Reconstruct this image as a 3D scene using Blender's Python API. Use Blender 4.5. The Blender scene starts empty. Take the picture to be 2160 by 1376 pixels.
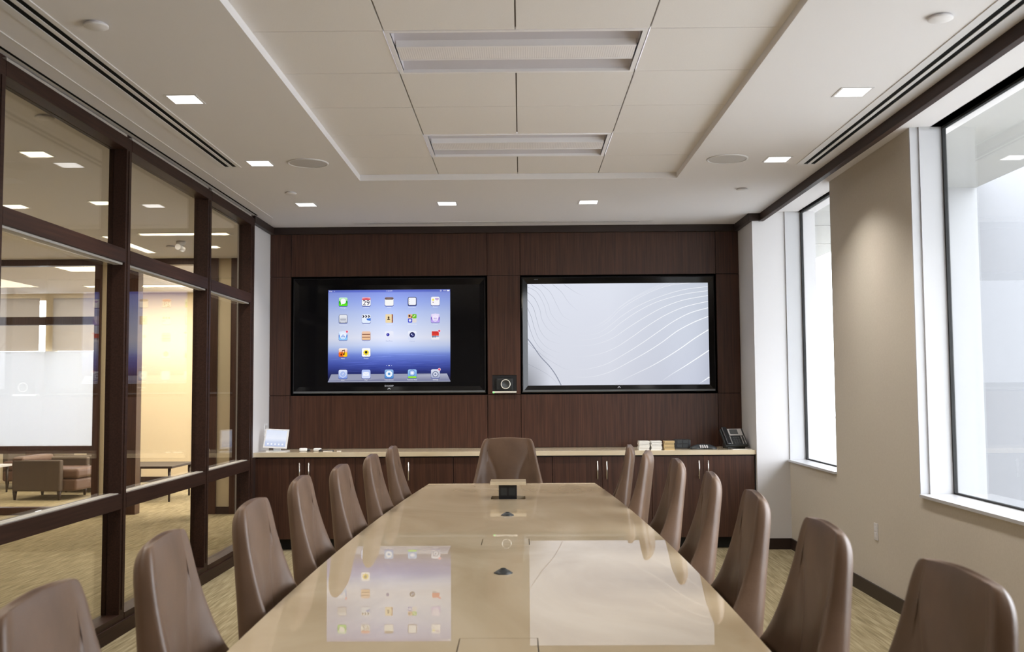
import bpy, bmesh, math, random
from mathutils import Vector, Matrix
random.seed(7)
SC = bpy.context.scene
COL = SC.collection
PI = math.pi

# ------------------------------------------------------------------ helpers
def s2l(c):
    return tuple(((v/255)/12.92 if v/255 <= .04045 else (((v/255)+.055)/1.055)**2.4) for v in c)

MATS = {}
def mat(name, base, rough=.5, metal=0., spec=.5, build=None, emit=None, estr=0., coat=0.):
    m = bpy.data.materials.new(name); m.use_nodes = True
    nt = m.node_tree; b = nt.nodes['Principled BSDF']
    b.inputs['Base Color'].default_value = (*base, 1)
    b.inputs['Roughness'].default_value = rough
    b.inputs['Metallic'].default_value = metal
    b.inputs['Specular IOR Level'].default_value = spec
    b.inputs['Coat Weight'].default_value = coat
    b.inputs['Coat Roughness'].default_value = .03
    if emit:
        b.inputs['Emission Color'].default_value = (*emit, 1)
        b.inputs['Emission Strength'].default_value = estr
    if build: build(nt, b)
    MATS[name] = m
    return m

def noise_mix(scale3, nscale, c1, c2, detail=4, lo=.35, hi=.65, bump=0., bumpdist=.002, rough=None, distort=0.):
    def f(nt, b):
        N = nt.nodes; L = nt.links
        tc = N.new('ShaderNodeTexCoord'); mp = N.new('ShaderNodeMapping')
        mp.inputs['Scale'].default_value = scale3
        n = N.new('ShaderNodeTexNoise'); n.inputs['Scale'].default_value = nscale; n.inputs['Detail'].default_value = detail
        n.inputs['Distortion'].default_value = distort
        r = N.new('ShaderNodeValToRGB')
        r.color_ramp.elements[0].position = lo; r.color_ramp.elements[0].color = (*c1, 1)
        r.color_ramp.elements[1].position = hi; r.color_ramp.elements[1].color = (*c2, 1)
        L.new(tc.outputs['Object'], mp.inputs['Vector']); L.new(mp.outputs[0], n.inputs['Vector'])
        L.new(n.outputs['Fac'], r.inputs['Fac']); L.new(r.outputs[0], b.inputs['Base Color'])
        if bump:
            bp = N.new('ShaderNodeBump'); bp.inputs['Strength'].default_value = bump; bp.inputs['Distance'].default_value = bumpdist
            L.new(n.outputs['Fac'], bp.inputs['Height']); L.new(bp.outputs[0], b.inputs['Normal'])
    return f

class MB:
    """collects shapes, builds one mesh object"""
    def __init__(s): s.bm = bmesh.new()
    def box(s, x0, x1, y0, y1, z0, z1, mi=0):
        vs = [s.bm.verts.new(p) for p in ((x0,y0,z0),(x1,y0,z0),(x1,y1,z0),(x0,y1,z0),(x0,y0,z1),(x1,y0,z1),(x1,y1,z1),(x0,y1,z1))]
        for q in ((3,2,1,0),(4,5,6,7),(0,1,5,4),(1,2,6,5),(2,3,7,6),(3,0,4,7)):
            f = s.bm.faces.new([vs[i] for i in q]); f.material_index = mi
        return s
    def cyl(s, c, r, h, n=24, axis='z', r2=None, mi=0):
        r2 = r if r2 is None else r2
        def P(a, rr, t):
            u, v = rr*math.cos(a), rr*math.sin(a)
            return {'z':(c[0]+u, c[1]+v, c[2]+t), 'y':(c[0]+u, c[1]+t, c[2]+v), 'x':(c[0]+t, c[1]+u, c[2]+v)}[axis]
        A = [s.bm.verts.new(P(2*PI*i/n, r, 0)) for i in range(n)]
        B = [s.bm.verts.new(P(2*PI*i/n, r2, h)) for i in range(n)]
        fs = [s.bm.faces.new(A[::-1]), s.bm.faces.new(B)]
        for i in range(n):
            f = s.bm.faces.new((A[i], A[(i+1)%n], B[(i+1)%n], B[i])); f.smooth = True; fs.append(f)
        for f in fs: f.material_index = mi
        return s
    def lathe(s, prof, c, n=32, axis='z', mi=0, a0=0, a1=2*PI):
        rows = []
        full = abs(a1-a0-2*PI) < 1e-6
        m = n if full else n+1
        for r, t in prof:
            row = []
            for i in range(m):
                a = a0+(a1-a0)*i/n
                u, v = r*math.cos(a), r*math.sin(a)
                row.append(s.bm.verts.new({'z':(c[0]+u, c[1]+v, c[2]+t), 'y':(c[0]+u, c[1]+t, c[2]+v), 'x':(c[0]+t, c[1]+u, c[2]+v)}[axis]))
            rows.append(row)
        for a, b in zip(rows, rows[1:]):
            for i in range(n):
                f = s.bm.faces.new((a[i], a[(i+1)%m], b[(i+1)%m], b[i])); f.smooth = True; f.material_index = mi
        return s
    def prism(s, pts, z0, z1, mi=0):
        A = [s.bm.verts.new((x, y, z0)) for x, y in pts]; B = [s.bm.verts.new((x, y, z1)) for x, y in pts]
        n = len(pts)
        s.bm.faces.new(A[::-1]).material_index = mi; s.bm.faces.new(B).material_index = mi
        for i in range(n): s.bm.faces.new((A[i], A[(i+1)%n], B[(i+1)%n], B[i])).material_index = mi
        return s
    def tube(s, pts, r, n=8, mi=0):
        pts = [Vector(p) for p in pts]; rows = []
        for i, p in enumerate(pts):
            d = (pts[min(i+1, len(pts)-1)]-pts[max(i-1, 0)]).normalized()
            up = Vector((0,0,1)) if abs(d.z) < .9 else Vector((1,0,0))
            a = d.cross(up).normalized(); b = d.cross(a)
            rows.append([s.bm.verts.new(p+a*r*math.cos(2*PI*k/n)+b*r*math.sin(2*PI*k/n)) for k in range(n)])
        for A, B in zip(rows, rows[1:]):
            for k in range(n):
                f = s.bm.faces.new((A[k], A[(k+1)%n], B[(k+1)%n], B[k])); f.smooth = True; f.material_index = mi
        s.bm.faces.new(rows[0][::-1]).material_index = mi; s.bm.faces.new(rows[-1]).material_index = mi
        return s
    def build(s, name, m, parent=None, loc=(0,0,0), bevel=0., seg=2, smooth=False, subsurf=0):
        bmesh.ops.recalc_face_normals(s.bm, faces=s.bm.faces)
        me = bpy.data.meshes.new(name); s.bm.to_mesh(me); s.bm.free()
        for x in (m if isinstance(m, (list, tuple)) else [m]): me.materials.append(MATS[x] if isinstance(x, str) else x)
        if smooth:
            for p in me.polygons: p.use_smooth = True
        o = bpy.data.objects.new(name, me); COL.objects.link(o); o.location = loc
        if bevel:
            b = o.modifiers.new('bevel', 'BEVEL'); b.width = bevel; b.segments = seg; b.limit_method = 'ANGLE'; b.angle_limit = math.radians(40)
            b.harden_normals = False
        if subsurf:
            b = o.modifiers.new('sub', 'SUBSURF'); b.levels = subsurf; b.render_levels = subsurf
        if parent: o.parent = parent
        return o

def tag(o, label=None, cat=None, group=None, kind=None):
    if label: o['label'] = label
    if cat: o['category'] = cat
    if group: o['group'] = group
    if kind: o['kind'] = kind
    return o
def empty(name, loc, rz=0.):
    o = bpy.data.objects.new(name, None); COL.objects.link(o); o.location = loc; o.rotation_euler = (0,0,rz); o.empty_display_size = .1
    return o
def struct(o): o['kind'] = 'structure'; return o
def copy_tree(o, parent=None):
    kids = [c for c in COL.objects if c.parent == o]
    c = o.copy(); COL.objects.link(c); c.parent = parent
    for k in kids: copy_tree(k, c)
    return c

# ------------------------------------------------------------------ materials
wood1, wood2 = (.036,.0150,.0095), (.082,.0345,.021)
mat('wood', wood1, .38, spec=.4, build=noise_mix((40,40,1.2), 2.2, wood1, wood2, detail=6, lo=.3, hi=.75, bump=.08, bumpdist=.001))
mat('wood_rail', wood1, .5, spec=.22, build=noise_mix((40,1.2,40), 2.2, tuple(v*.5 for v in wood1), tuple(v*.52 for v in wood2), detail=6, lo=.3, hi=.75))
mat('wood_dark', (.022,.011,.008), .45)
mat('gap_black', (.004,.004,.004), .8, spec=.1)
mat('ceiling_paint', (.76,.745,.76), .9, spec=.1)
mat('tile_white', (.78,.75,.71), .9, spec=.1, build=noise_mix((1,1,1), 220, (.785,.765,.765), (.815,.795,.795), bump=.1, bumpdist=.0006))
mat('joint', (.16,.14,.12), .9, spec=.05)
mat('wall_beige', (.62,.56,.48), .85, spec=.15, build=noise_mix((1,1,1), 90, (.56,.51,.44), (.585,.535,.465), bump=.05, bumpdist=.0005))
mat('wall_white', (.62,.605,.61), .8, spec=.15)
mat('cream', (.64,.54,.385), .8, spec=.15)
mat('trim_white', (.68,.67,.68), .45)
mat('jamb_white', (.50,.50,.515), .5)
mat('trim_grey', (.55,.53,.52), .5)
mat('stop_metal', (.42,.39,.35), .5)
mat('metal_white', (.88,.87,.9), .35)
mat('steel', (.75,.73,.70), .28, metal=1.)
mat('sill_metal', (.62,.62,.64), .35, metal=.3)
mat('black_gloss', (.005,.005,.006), .08, spec=.35)
mat('black_satin', (.012,.012,.014), .35)
mat('black_matte', (.01,.01,.01), .7)
mat('charcoal', (.03,.034,.036), .4)
mat('dark_grey', (.10,.105,.11), .45)
mat('white_plastic', (.85,.85,.86), .3)
mat('paper', (.85,.82,.76), .8)
mat('paper_edge', (.45,.42,.38), .8)
mat('cork', (.62,.45,.22), .8)
mat('brass_ring', (.9,.88,.8), .3, metal=.6)
mat('louver', (.62,.60,.65), .5)
mat('shade', (.78,.74,.70), .9, spec=.1)
mat('lobby_leather', (.115,.06,.042), .5)
mat('lobby_fabric', (.09,.066,.05), .85)
mat('canopy', (.33,.33,.32), .7)
mat('cladding', (.17,.172,.182), .7)
mat('cladding_pale', (.25,.25,.255), .7)
mat('concrete', (.45,.44,.42), .9, build=noise_mix((1,1,1), 1.5, (.40,.39,.36), (.5,.49,.46)))
mat('green_led', (.1,.5,.1), .5, emit=(.25,1.,.3), estr=1.2)
mat('lamp_white', (1,1,1), .5, emit=(1.,.985,.96), estr=3.2)
mat('lamp_warm', (1,1,1), .5, emit=(1.,.90,.66), estr=1.9)
mat('lamp_lobby', (1,1,1), .5, emit=(1.,.86,.60), estr=2.6)

def carpet(nt, b):
    N, L = nt.nodes, nt.links
    tc = N.new('ShaderNodeTexCoord')
    def ns(sc, s, d=4):
        mp = N.new('ShaderNodeMapping'); mp.inputs['Scale'].default_value = sc
        n = N.new('ShaderNodeTexNoise'); n.inputs['Scale'].default_value = s; n.inputs['Detail'].default_value = d
        L.new(tc.outputs['Object'], mp.inputs['Vector']); L.new(mp.outputs[0], n.inputs['Vector']); return n
    a = ns((26,1.4,1), 2.4, 5); c = ns((5,5,1), 60, 2); 
    r = N.new('ShaderNodeValToRGB')
    r.color_ramp.elements[0].position = .32; r.color_ramp.elements[0].color = (.20,.158,.085,1)
    r.color_ramp.elements[1].position = .68; r.color_ramp.elements[1].color = (.42,.345,.21,1)
    e = r.color_ramp.elements.new(.5); e.color = (.30,.24,.135,1)
    L.new(a.outputs['Fac'], r.inputs['Fac'])
    mx = N.new('ShaderNodeMix'); mx.data_type = 'RGBA'; mx.blend_type = 'MULTIPLY'; mx.inputs['Factor'].default_value = .45
    L.new(r.outputs[0], mx.inputs['A']); L.new(c.outputs['Fac'], mx.inputs['B'])
    g = N.new('ShaderNodeGamma'); g.inputs['Gamma'].default_value = .85
    L.new(mx.outputs['Result'], g.inputs['Color']); L.new(g.outputs[0], b.inputs['Base Color'])
    bp = N.new('ShaderNodeBump'); bp.inputs['Strength'].default_value = .4; bp.inputs['Distance'].default_value = .004
    L.new(c.outputs['Fac'], bp.inputs['Height']); L.new(bp.outputs[0], b.inputs['Normal'])
mat('carpet', (.25,.2,.1), .95, spec=.05, build=carpet)

def leather(nt, b):
    N, L = nt.nodes, nt.links
    noise_mix((1,1,1), 5, (.120,.071,.044), (.155,.093,.059), detail=3)(nt, b)
    tc = N.new('ShaderNodeTexCoord'); n = N.new('ShaderNodeTexNoise'); n.inputs['Scale'].default_value = 260; n.inputs['Detail'].default_value = 2
    n2 = N.new('ShaderNodeTexNoise'); n2.inputs['Scale'].default_value = 9; n2.inputs['Detail'].default_value = 2
    ad = N.new('ShaderNodeMath'); ad.operation = 'MULTIPLY_ADD'; ad.inputs[1].default_value = 6
    L.new(tc.outputs['Object'], n.inputs['Vector']); L.new(tc.outputs['Object'], n2.inputs['Vector'])
    L.new(n2.outputs['Fac'], ad.inputs[0]); L.new(n.outputs['Fac'], ad.inputs[2])
    bp = N.new('ShaderNodeBump'); bp.inputs['Strength'].default_value = .25; bp.inputs['Distance'].default_value = .0015
    L.new(ad.outputs[0], bp.inputs['Height']); L.new(bp.outputs[0], b.inputs['Normal'])
mat('leather', (.24,.14,.1), .42, spec=.45, build=leather)

def onyx(base, dark, light):
    def f(nt, b):
        N, L = nt.nodes, nt.links
        tc = N.new('ShaderNodeTexCoord')
        mp = N.new('ShaderNodeMapping'); mp.inputs['Scale'].default_value = (1.0,.55,1); mp.inputs['Rotation'].default_value = (0,0,.5)
        n = N.new('ShaderNodeTexNoise'); n.inputs['Scale'].default_value = 1.7; n.inputs['Detail'].default_value = 6; n.inputs['Distortion'].default_value = 1.3
        r = N.new('ShaderNodeValToRGB')
        r.color_ramp.elements[0].position = .3; r.color_ramp.elements[0].color = (*dark,1)
        r.color_ramp.elements[1].position = .72; r.color_ramp.elements[1].color = (*light,1)
        e = r.color_ramp.elements.new(.5); e.color = (*base,1)
        L.new(tc.outputs['Object'], mp.inputs[0]); L.new(mp.outputs[0], n.inputs['Vector']); L.new(n.outputs['Fac'], r.inputs['Fac'])
        L.new(r.outputs[0], b.inputs['Base Color'])
    return f
mat('table_stone', (.6,.48,.3), .014, spec=.22, build=onyx((.53,.43,.295), (.46,.36,.235), (.59,.49,.355)))
mat('counter_stone', (.6,.5,.36), .12, spec=.5, build=onyx((.62,.52,.37), (.56,.46,.31), (.68,.59,.45)))

def perforated(nt, b):
    N, L = nt.nodes, nt.links
    tc = N.new('ShaderNodeTexCoord'); v = N.new('ShaderNodeTexVoronoi'); v.inputs['Scale'].default_value = 90; v.inputs['Randomness'].default_value = 0
    r = N.new('ShaderNodeValToRGB'); r.color_ramp.elements[0].position = .25; r.color_ramp.elements[0].color = (.6,.58,.62,1)
    r.color_ramp.elements[1].position = .35; r.color_ramp.elements[1].color = (.9,.88,.91,1)
    L.new(tc.outputs['Object'], v.inputs['Vector']); L.new(v.outputs['Distance'], r.inputs['Fac']); L.new(r.outputs[0], b.inputs['Base Color'])
mat('perforated', (.7,.7,.72), .5, build=perforated)

def glass_mat(name, tint, ior=1.5):
    m = bpy.data.materials.new(name); m.use_nodes = True
    nt = m.node_tree; N, L = nt.nodes, nt.links
    for n in list(N): N.remove(n)
    out = N.new('ShaderNodeOutputMaterial'); mx = N.new('ShaderNodeMixShader')
    t = N.new('ShaderNodeBsdfTransparent'); t.inputs[0].default_value = (*tint, 1)
    g = N.new('ShaderNodeBsdfGlossy'); g.inputs['Roughness'].default_value = 0.
    fr = N.new('ShaderNodeFresnel'); fr.inputs['IOR'].default_value = ior
    ge = N.new('ShaderNodeNewGeometry'); mr = N.new('ShaderNodeMapRange')      # undo the inversion on the far face of the thin pane
    mr.inputs['To Min'].default_value = ior; mr.inputs['To Max'].default_value = 1/ior
    L.new(ge.outputs['Backfacing'], mr.inputs['Value']); L.new(mr.outputs[0], fr.inputs['IOR'])
    L.new(fr.outputs[0], mx.inputs[0]); L.new(t.outputs[0], mx.inputs[1]); L.new(g.outputs[0], mx.inputs[2]); L.new(mx.outputs[0], out.inputs[0])
    MATS[name] = m
glass_mat('glass', (.97,.97,.96))
glass_mat('window_glass', (.95,.96,.97))

def translucent(name, col, k):
    m = bpy.data.materials.new(name); m.use_nodes = True
    nt = m.node_tree; N, L = nt.nodes, nt.links
    for n in list(N): N.remove(n)
    out = N.new('ShaderNodeOutputMaterial'); mx = N.new('ShaderNodeMixShader'); mx.inputs[0].default_value = k
    d = N.new('ShaderNodeBsdfDiffuse'); d.inputs[0].default_value = (*col,1)
    t = N.new('ShaderNodeBsdfTranslucent'); t.inputs[0].default_value = (*col,1)
    L.new(d.outputs[0], mx.inputs[1]); L.new(t.outputs[0], mx.inputs[2]); L.new(mx.outputs[0], out.inputs[0])
    MATS[name] = m
translucent('frosted', (.60,.61,.635), .5)
translucent('roller_shade', (.50,.46,.42), .45)

def screen_mat(name, strength, rough=.12):
    m = bpy.data.materials.new(name); m.use_nodes = True
    nt = m.node_tree; N, L = nt.nodes, nt.links
    b = N['Principled BSDF']; b.inputs['Base Color'].default_value = (.004,.004,.004,1); b.inputs['Roughness'].default_value = rough
    b.inputs['Specular IOR Level'].default_value = .3
    a = N.new('ShaderNodeVertexColor'); a.layer_name = 'Col'
    L.new(a.outputs['Color'], b.inputs['Emission Color']); b.inputs['Emission Strength'].default_value = strength
    MATS[name] = m
screen_mat('display', 1.0)

# ------------------------------------------------------------------ flat artwork for displays (x right, z up, facing -y)
def text_shapes(body, size, align='CENTER'):
    cu = bpy.data.curves.new('t', 'FONT'); cu.body = body; cu.size = size; cu.align_x = align; cu.align_y = 'CENTER'; cu.resolution_u = 3
    o = bpy.data.objects.new('t', cu); COL.objects.link(o)
    dg = bpy.context.evaluated_depsgraph_get(); dg.update()
    me = bpy.data.meshes.new_from_object(o.evaluated_get(dg))
    vs = [(v.co.x, v.co.y) for v in me.vertices]; fs = [list(p.vertices) for p in me.polygons]
    bpy.data.objects.remove(o); bpy.data.meshes.remove(me); bpy.data.curves.remove(cu)
    return vs, fs

class Art:
    def __init__(s, w, h):           # w,h metres; (u,v) from top left in metres
        s.w, s.h = w, h; s.v = []; s.f = []; s.c = []
    def add(s, pts, faces, col, layer):
        b = len(s.v); s.v += [(x-s.w/2, -layer*.00025, s.h/2-y) for x, y in pts]
        for f in faces:
            s.f.append([b+i for i in f])
            s.c.append([s2l(col(*pts[i]) if callable(col) else col) for i in f])
    def poly(s, pts, col, layer): s.add(pts, [list(range(len(pts)))], col, layer)
    def rect(s, x0, y0, x1, y1, col, layer): s.poly([(x0,y0),(x1,y0),(x1,y1),(x0,y1)], col, layer)
    def grid(s, x0, y0, x1, y1, nx, ny, col, layer):
        pts = [(x0+(x1-x0)*i/nx, y0+(y1-y0)*j/ny) for j in range(ny+1) for i in range(nx+1)]
        fs = [[j*(nx+1)+i, j*(nx+1)+i+1, (j+1)*(nx+1)+i+1, (j+1)*(nx+1)+i] for j in range(ny) for i in range(nx)]
        s.add(pts, fs, col, layer)
    def rrect(s, x0, y0, x1, y1, r, col, layer):
        pts = []
        for cx, cy, a0 in ((x1-r,y0+r,-PI/2),(x1-r,y1-r,0),(x0+r,y1-r,PI/2),(x0+r,y0+r,PI)):
            for k in range(5): a = a0+PI/2*k/4; pts.append((cx+r*math.cos(a), cy+r*math.sin(a)))
        c = ((x0+x1)/2, (y0+y1)/2); n = len(pts)
        s.add([c]+pts, [[0, i+1, (i+1)%n+1] for i in range(n)], col, layer)
    def disc(s, x, y, r, col, layer, n=16, a0=0, a1=2*PI): s.poly([(x+r*math.cos(a0+(a1-a0)*k/n), y+r*math.sin(a0+(a1-a0)*k/n)) for k in range(n + (0 if abs(a1-a0-2*PI) < .01 else 1))], col, layer)
    def ring(s, x, y, r, w, col, layer, n=20, a0=0, a1=2*PI):
        s.line([(x+r*math.cos(a0+(a1-a0)*k/n), y+r*math.sin(a0+(a1-a0)*k/n)) for k in range(n+1)], w, col, layer)
    def line(s, pts, w, col, layer):
        L = []; n = len(pts)
        for i, p in enumerate(pts):
            a, b = pts[max(i-1,0)], pts[min(i+1,n-1)]; dx, dy = b[0]-a[0], b[1]-a[1]; l = math.hypot(dx,dy) or 1
            ww = (w(i/(n-1)) if callable(w) else w)/2
            L.append((p[0]-dy/l*ww, p[1]+dx/l*ww)); L.append((p[0]+dy/l*ww, p[1]-dx/l*ww))
        base = len(s.v); s.v += [(x-s.w/2, -layer*.00025, s.h/2-y) for x, y in L]
        for i in range(n-1):
            s.f.append([base+2*i, base+2*i+1, base+2*i+3, base+2*i+2])
            ca, cb = (col(i/(n-1), pts[i]), col((i+1)/(n-1), pts[i+1])) if callable(col) else (col, col)
            s.c.append([s2l(ca), s2l(ca), s2l(cb), s2l(cb)])
    def text(s, body, x, y, size, col, layer, align='CENTER', sx=1.):
        vs, fs = text_shapes(body, size, align)
        s.add([(x+a*sx, y-b) for a, b in vs], fs, col, layer)
    def build(s, name, m, parent, loc):
        me = bpy.data.meshes.new(name); me.from_pydata(s.v, [], s.f)
        at = me.color_attributes.new('Col', 'FLOAT_COLOR', 'CORNER')
        for p, cs in zip(me.polygons, s.c):
            for li, c in zip(p.loop_indices, cs): at.data[li].color = (*c, 1)
        me.materials.append(MATS[m])
        o = bpy.data.objects.new(name, me); COL.objects.link(o); o.parent = parent; o.location = loc
        # face the room
        bm = bmesh.new(); bm.from_mesh(me)
        for f in bm.faces:
            f.normal_update()
            if f.normal.y > 0: f.normal_flip()
        bm.to_mesh(me); bm.free()
        return o

def lerp_stops(stops, t):
    for (a, ca), (b, cb) in zip(stops, stops[1:]):
        if t <= b:
            k = 0 if b == a else max(0, (t-a)/(b-a)); return tuple(x+(y-x)*k for x, y in zip(ca, cb))
    return stops[-1][1]

# ------------------------------------------------------------------ constants
ZC = 3.06; ZT = 3.105; YB = 9.79; XL = -2.42; XR = 2.44; XG = -2.50
WX0, WX1 = -2.46, 2.14           # wood wall extents
YF = 9.22                        # worktop front

# ------------------------------------------------------------------ floor / ceiling
struct(MB().box(-12, XR+.3, -3, 17, -.12, 0).build('floor', 'carpet'))

RX0, RX1, RY1, RY0 = -1.222, 1.197, 7.575, -1.1      # ceiling recess
c = MB()
c.box(XG-.04, RX0, -3, YB+.2, ZC, ZC+.1); c.box(RX1, 2.215, -3, YB+.2, ZC, ZC+.1)
c.box(RX0, RX1, RY1, YB+.2, ZC, ZC+.1); c.box(RX0, RX1, -3, RY0, ZC, ZC+.1)
c.box(2.215, XR+.3, -3, YB, 3.078, ZC+.1)            # shade pocket lid / window heads
struct(c.build('ceiling', 'ceiling_paint'))
# tile field in the recess: panels with narrow joints below a darker backing
c = MB()
rows = [RY0, -.49, .13, .755, 1.38, 2.0, 2.625, 3.25, 3.87, 4.495, 5.11, 5.745, 6.378, 7.0, RY1]
cols = [RX0, -.62, -.015, .60, RX1]
fixt_rows = {(4.495, 5.11), (6.378, 7.0), (2.625, 3.25)}
for a, b in zip(rows, rows[1:]):
    for i, (p, q) in enumerate(zip(cols, cols[1:])):
        if (a, b) in fixt_rows and i in (1, 2): continue
        g = .0035; c.box(p, q, a, b, ZT+.0125, ZT+.03, 1)
        c.box(p+(g if i else 0), q-(g if i < 3 else 0), a+.0028, b-.0028, ZT, ZT+.012)
struct(c.build('ceiling_tiles', ['tile_white', 'joint']))
# lobby ceiling
struct(MB().box(-12, XG-.04, -3, 17, ZC, ZC+.1).box(XG-.04, XR, YB+.2, 17, ZC, ZC+.1).build('ceiling_lobby', 'ceiling_paint'))

# ------------------------------------------------------------------ troffers
def troffer():
    r = empty('recessed_troffer', (0,0,0))
    w, d = .605, .31
    t = MB()
    for x0,x1,y0,y1 in ((-w,w,-d,-d+.022),(-w,w,d-.022,d),(-w,-w+.022,-d+.022,d-.022),(w-.022,w,-d+.022,d-.022)):
        t.box(x0,x1,y0,y1,-.004,.012)
    t.build('trim_frame', 'metal_white', r)
    h = MB()                      # curved reflector housing
    def arc(y0, y1, z0, z1, n=8): return [(y0+(y1-y0)*k/n, z0+(z1-z0)*math.sin(PI*k/n)) for k in range(n+1)]
    prof = arc(-d+.02, -.085, .012, .085)+arc(.085, d-.02, .012, .085)
    for pr in (arc(-d+.02,-.085,.012,.085), arc(.085,d-.02,.012,.085)):
        vs = [(h.bm.verts.new((-w+.02,y,z)), h.bm.verts.new((w-.02,y,z))) for y, z in pr]
        for a, b in zip(vs, vs[1:]): f = h.bm.faces.new((a[0],a[1],b[1],b[0])); f.smooth = True
    h.box(-w+.018,-w+.022,-d+.02,d-.02,0,.09); h.box(w-.022,w-.018,-d+.02,d-.02,0,.09)
    h.box(-w+.02,w-.02,-.09,.09,.03,.09)
    h.build('reflector', 'louver', r)
    MB().box(-w+.03,w-.03,-.082,.082,-.002,.004).build('lamp_shield', 'perforated', r)
    MB().box(-w+.03,w-.03,-.100,-.083,-.004,.03).box(-w+.03,w-.03,.083,.100,-.004,.03).build('shield_rail', 'metal_white', r)
    return r
tr0 = troffer(); tr0.location = (-.012, 6.689, ZT)
tag(tr0, 'unlit white two-basket ceiling light nearer the screens', 'ceiling light', 'troffers in the tiled ceiling recess')
for y, lb in ((4.803, 'unlit white two-basket ceiling light farther from the screens, larger in view'), (2.94, 'unlit ceiling troffer above the near end of the table')):
    t = copy_tree(tr0); t.location = (-.012, y, ZT); tag(t, lb)

# ------------------------------------------------------------------ downlights
def downlight():
    r = empty('square_downlight', (0,0,0))
    t = MB(); a, b = .088, .076
    for x0,x1,y0,y1 in ((-a,a,-a,-b),(-a,a,b,a),(-a,-b,-b,b),(b,a,-b,b)): t.box(x0,x1,y0,y1,-.003,0)
    t.build('trim_ring', 'trim_white', r)
    MB().box(-b,b,-b,b,-.0018,-.0002).build('lens', 'lamp_white', r)
    return r
dl0 = downlight()
DL = [(-1.83,5.39,'bright square downlight at left of the room, nearest the camera of the left row'),
      (-1.825,6.955,'square downlight left of the tiled recess beside the left round speaker'),
      (-1.84,8.54,'leftmost square downlight in the row before the wood wall'),
      (-.625,8.54,'square downlight above and left of centre, before the wood wall'),
      (.589,8.535,'square downlight above the right screen before the wood wall'),
      (1.81,6.97,'square downlight right of the recess between round speaker and slot diffuser'),
      (1.81,5.37,'bright square downlight at right, nearest the camera of the right row')]
def add_area(name, loc, sx, sy, power, col, rot=(0,0,0), spread=None, portal=False):
    l = bpy.data.lights.new(name, 'AREA'); l.shape = 'RECTANGLE'; l.size = sx; l.size_y = sy; l.energy = power; l.color = col
    if spread: l.spread = spread
    if portal: l.cycles.is_portal = True
    o = bpy.data.objects.new(name, l); COL.objects.link(o); o.location = loc; o.rotation_euler = rot
    return o
DLP = 13.
for i, (x, y, lb) in enumerate(DL):
    o = dl0 if i == 0 else copy_tree(dl0)
    o.location = (x, y, ZC-.0005); tag(o, lb, 'ceiling light', 'square downlights in the plaster ceiling')
    add_area('downlight_beam', (x, y, ZC-.006), .14, .14, DLP, (1,.95,.88), spread=math.radians(118))
for x, y in ((-1.83,3.8),(1.81,3.8),(-1.83,2.2),(1.81,2.2),(-1.83,.6),(1.81,.6)):
    o = copy_tree(dl0); o.location = (x, y, ZC-.0005)
    tag(o, 'square downlight in the plaster ceiling above and behind the viewer', 'ceiling light', 'square downlights behind the viewer')
    add_area('downlight_beam', (x, y, ZC-.006), .14, .14, DLP, (1,.95,.88), spread=math.radians(118))

# ------------------------------------------------------------------ speakers, detectors, sprinklers
def speaker(x, y, lb):
    r = empty('ceiling_speaker', (x,y,ZC)); tag(r, lb, 'speaker', 'round ceiling speakers')
    MB().lathe([(.143,0),(.143,-.005),(.136,-.008),(.130,-.006),(.130,-.001)], (0,0,0), 40).build('rim', 'trim_white', r)
    MB().lathe([(.130,-.004),(.09,-.006),(.04,-.007),(.0005,-.007)], (0,0,0), 40).build('grille', 'trim_grey', r)
speaker(-1.488, 6.958, 'round flush speaker in the ceiling left of the tiled recess')
speaker(1.452, 6.94, 'round flush speaker in the ceiling right of the tiled recess')
def detector(x, y, lb, r=.052, h=.014):
    o = MB().lathe([(r*.8,0),(r*.8,-.007),(r,-.007),(r,-h),(r*.94,-h-.002),(.0005,-h-.003)], (0,0,0), 32).build('ceiling_sprinkler_cover', 'ceiling_paint', loc=(x,y,ZC))
    tag(o, lb, 'sprinkler', 'sprinkler covers on the ceiling'); return o
detector(-1.835, 4.25, 'white round sprinkler cap on the ceiling at upper left, near the slot diffuser')
detector(1.823, 4.26, 'white round sprinkler cap on the ceiling at upper right, near the slot diffuser')
detector(-1.85, 8.0, 'small round sprinkler cap beside the far left downlight', .046, .012)
detector(1.79, 8.0, 'small round sprinkler cap at far right of the ceiling before the wood wall', .046, .012)
detector(-2.75, 5.7, 'round sprinkler cap on the lobby ceiling behind the first upper pane')

detector(-3.85, 10.94, 'tiny round sprinkler cap on the lobby ceiling under the long strip light', .05, .012)
# ------------------------------------------------------------------ slot diffusers
def slot_diffuser(x0, x1, y0, y1, slots, lb):
    r = empty('slot_diffuser', ((x0+x1)/2, (y0+y1)/2, ZC)); tag(r, lb, 'air vent', 'linear slot diffusers along the side walls')
    cx, cy = (x0+x1)/2, (y0+y1)/2
    m = MB(); e = [x0]+[v for s_ in slots for v in s_]+[x1]
    for a, b in zip(e[::2], e[1::2]): m.box(a-cx, b-cx, y0-cy, y1-cy, -.005, 0)
    m.box(x0-cx, x1-cx, y1-cy, y1-cy+.02, -.005, 0)
    m.build('frame', 'trim_white', r)
    for a, b in slots: MB().box(a-cx, b-cx, y0-cy, y1-cy, -.0016, -.0004).build('slot', 'gap_black', r)
slot_diffuser(-2.145, -1.99, -.5, 7.05, [(-2.100,-2.068),(-2.046,-2.016)], 'long white slot diffuser with two black slots along the left of the ceiling')
slot_diffuser(1.985, 2.155, -.5, 7.11, [(2.030,2.060),(2.082,2.112)], 'long white slot diffuser with two black slots along the right of the ceiling')
r = empty('slot_diffuser', (-.16, 9.55, ZC)); tag(r, 'long narrow slot diffuser across the ceiling above the wood wall', 'air vent')
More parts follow.
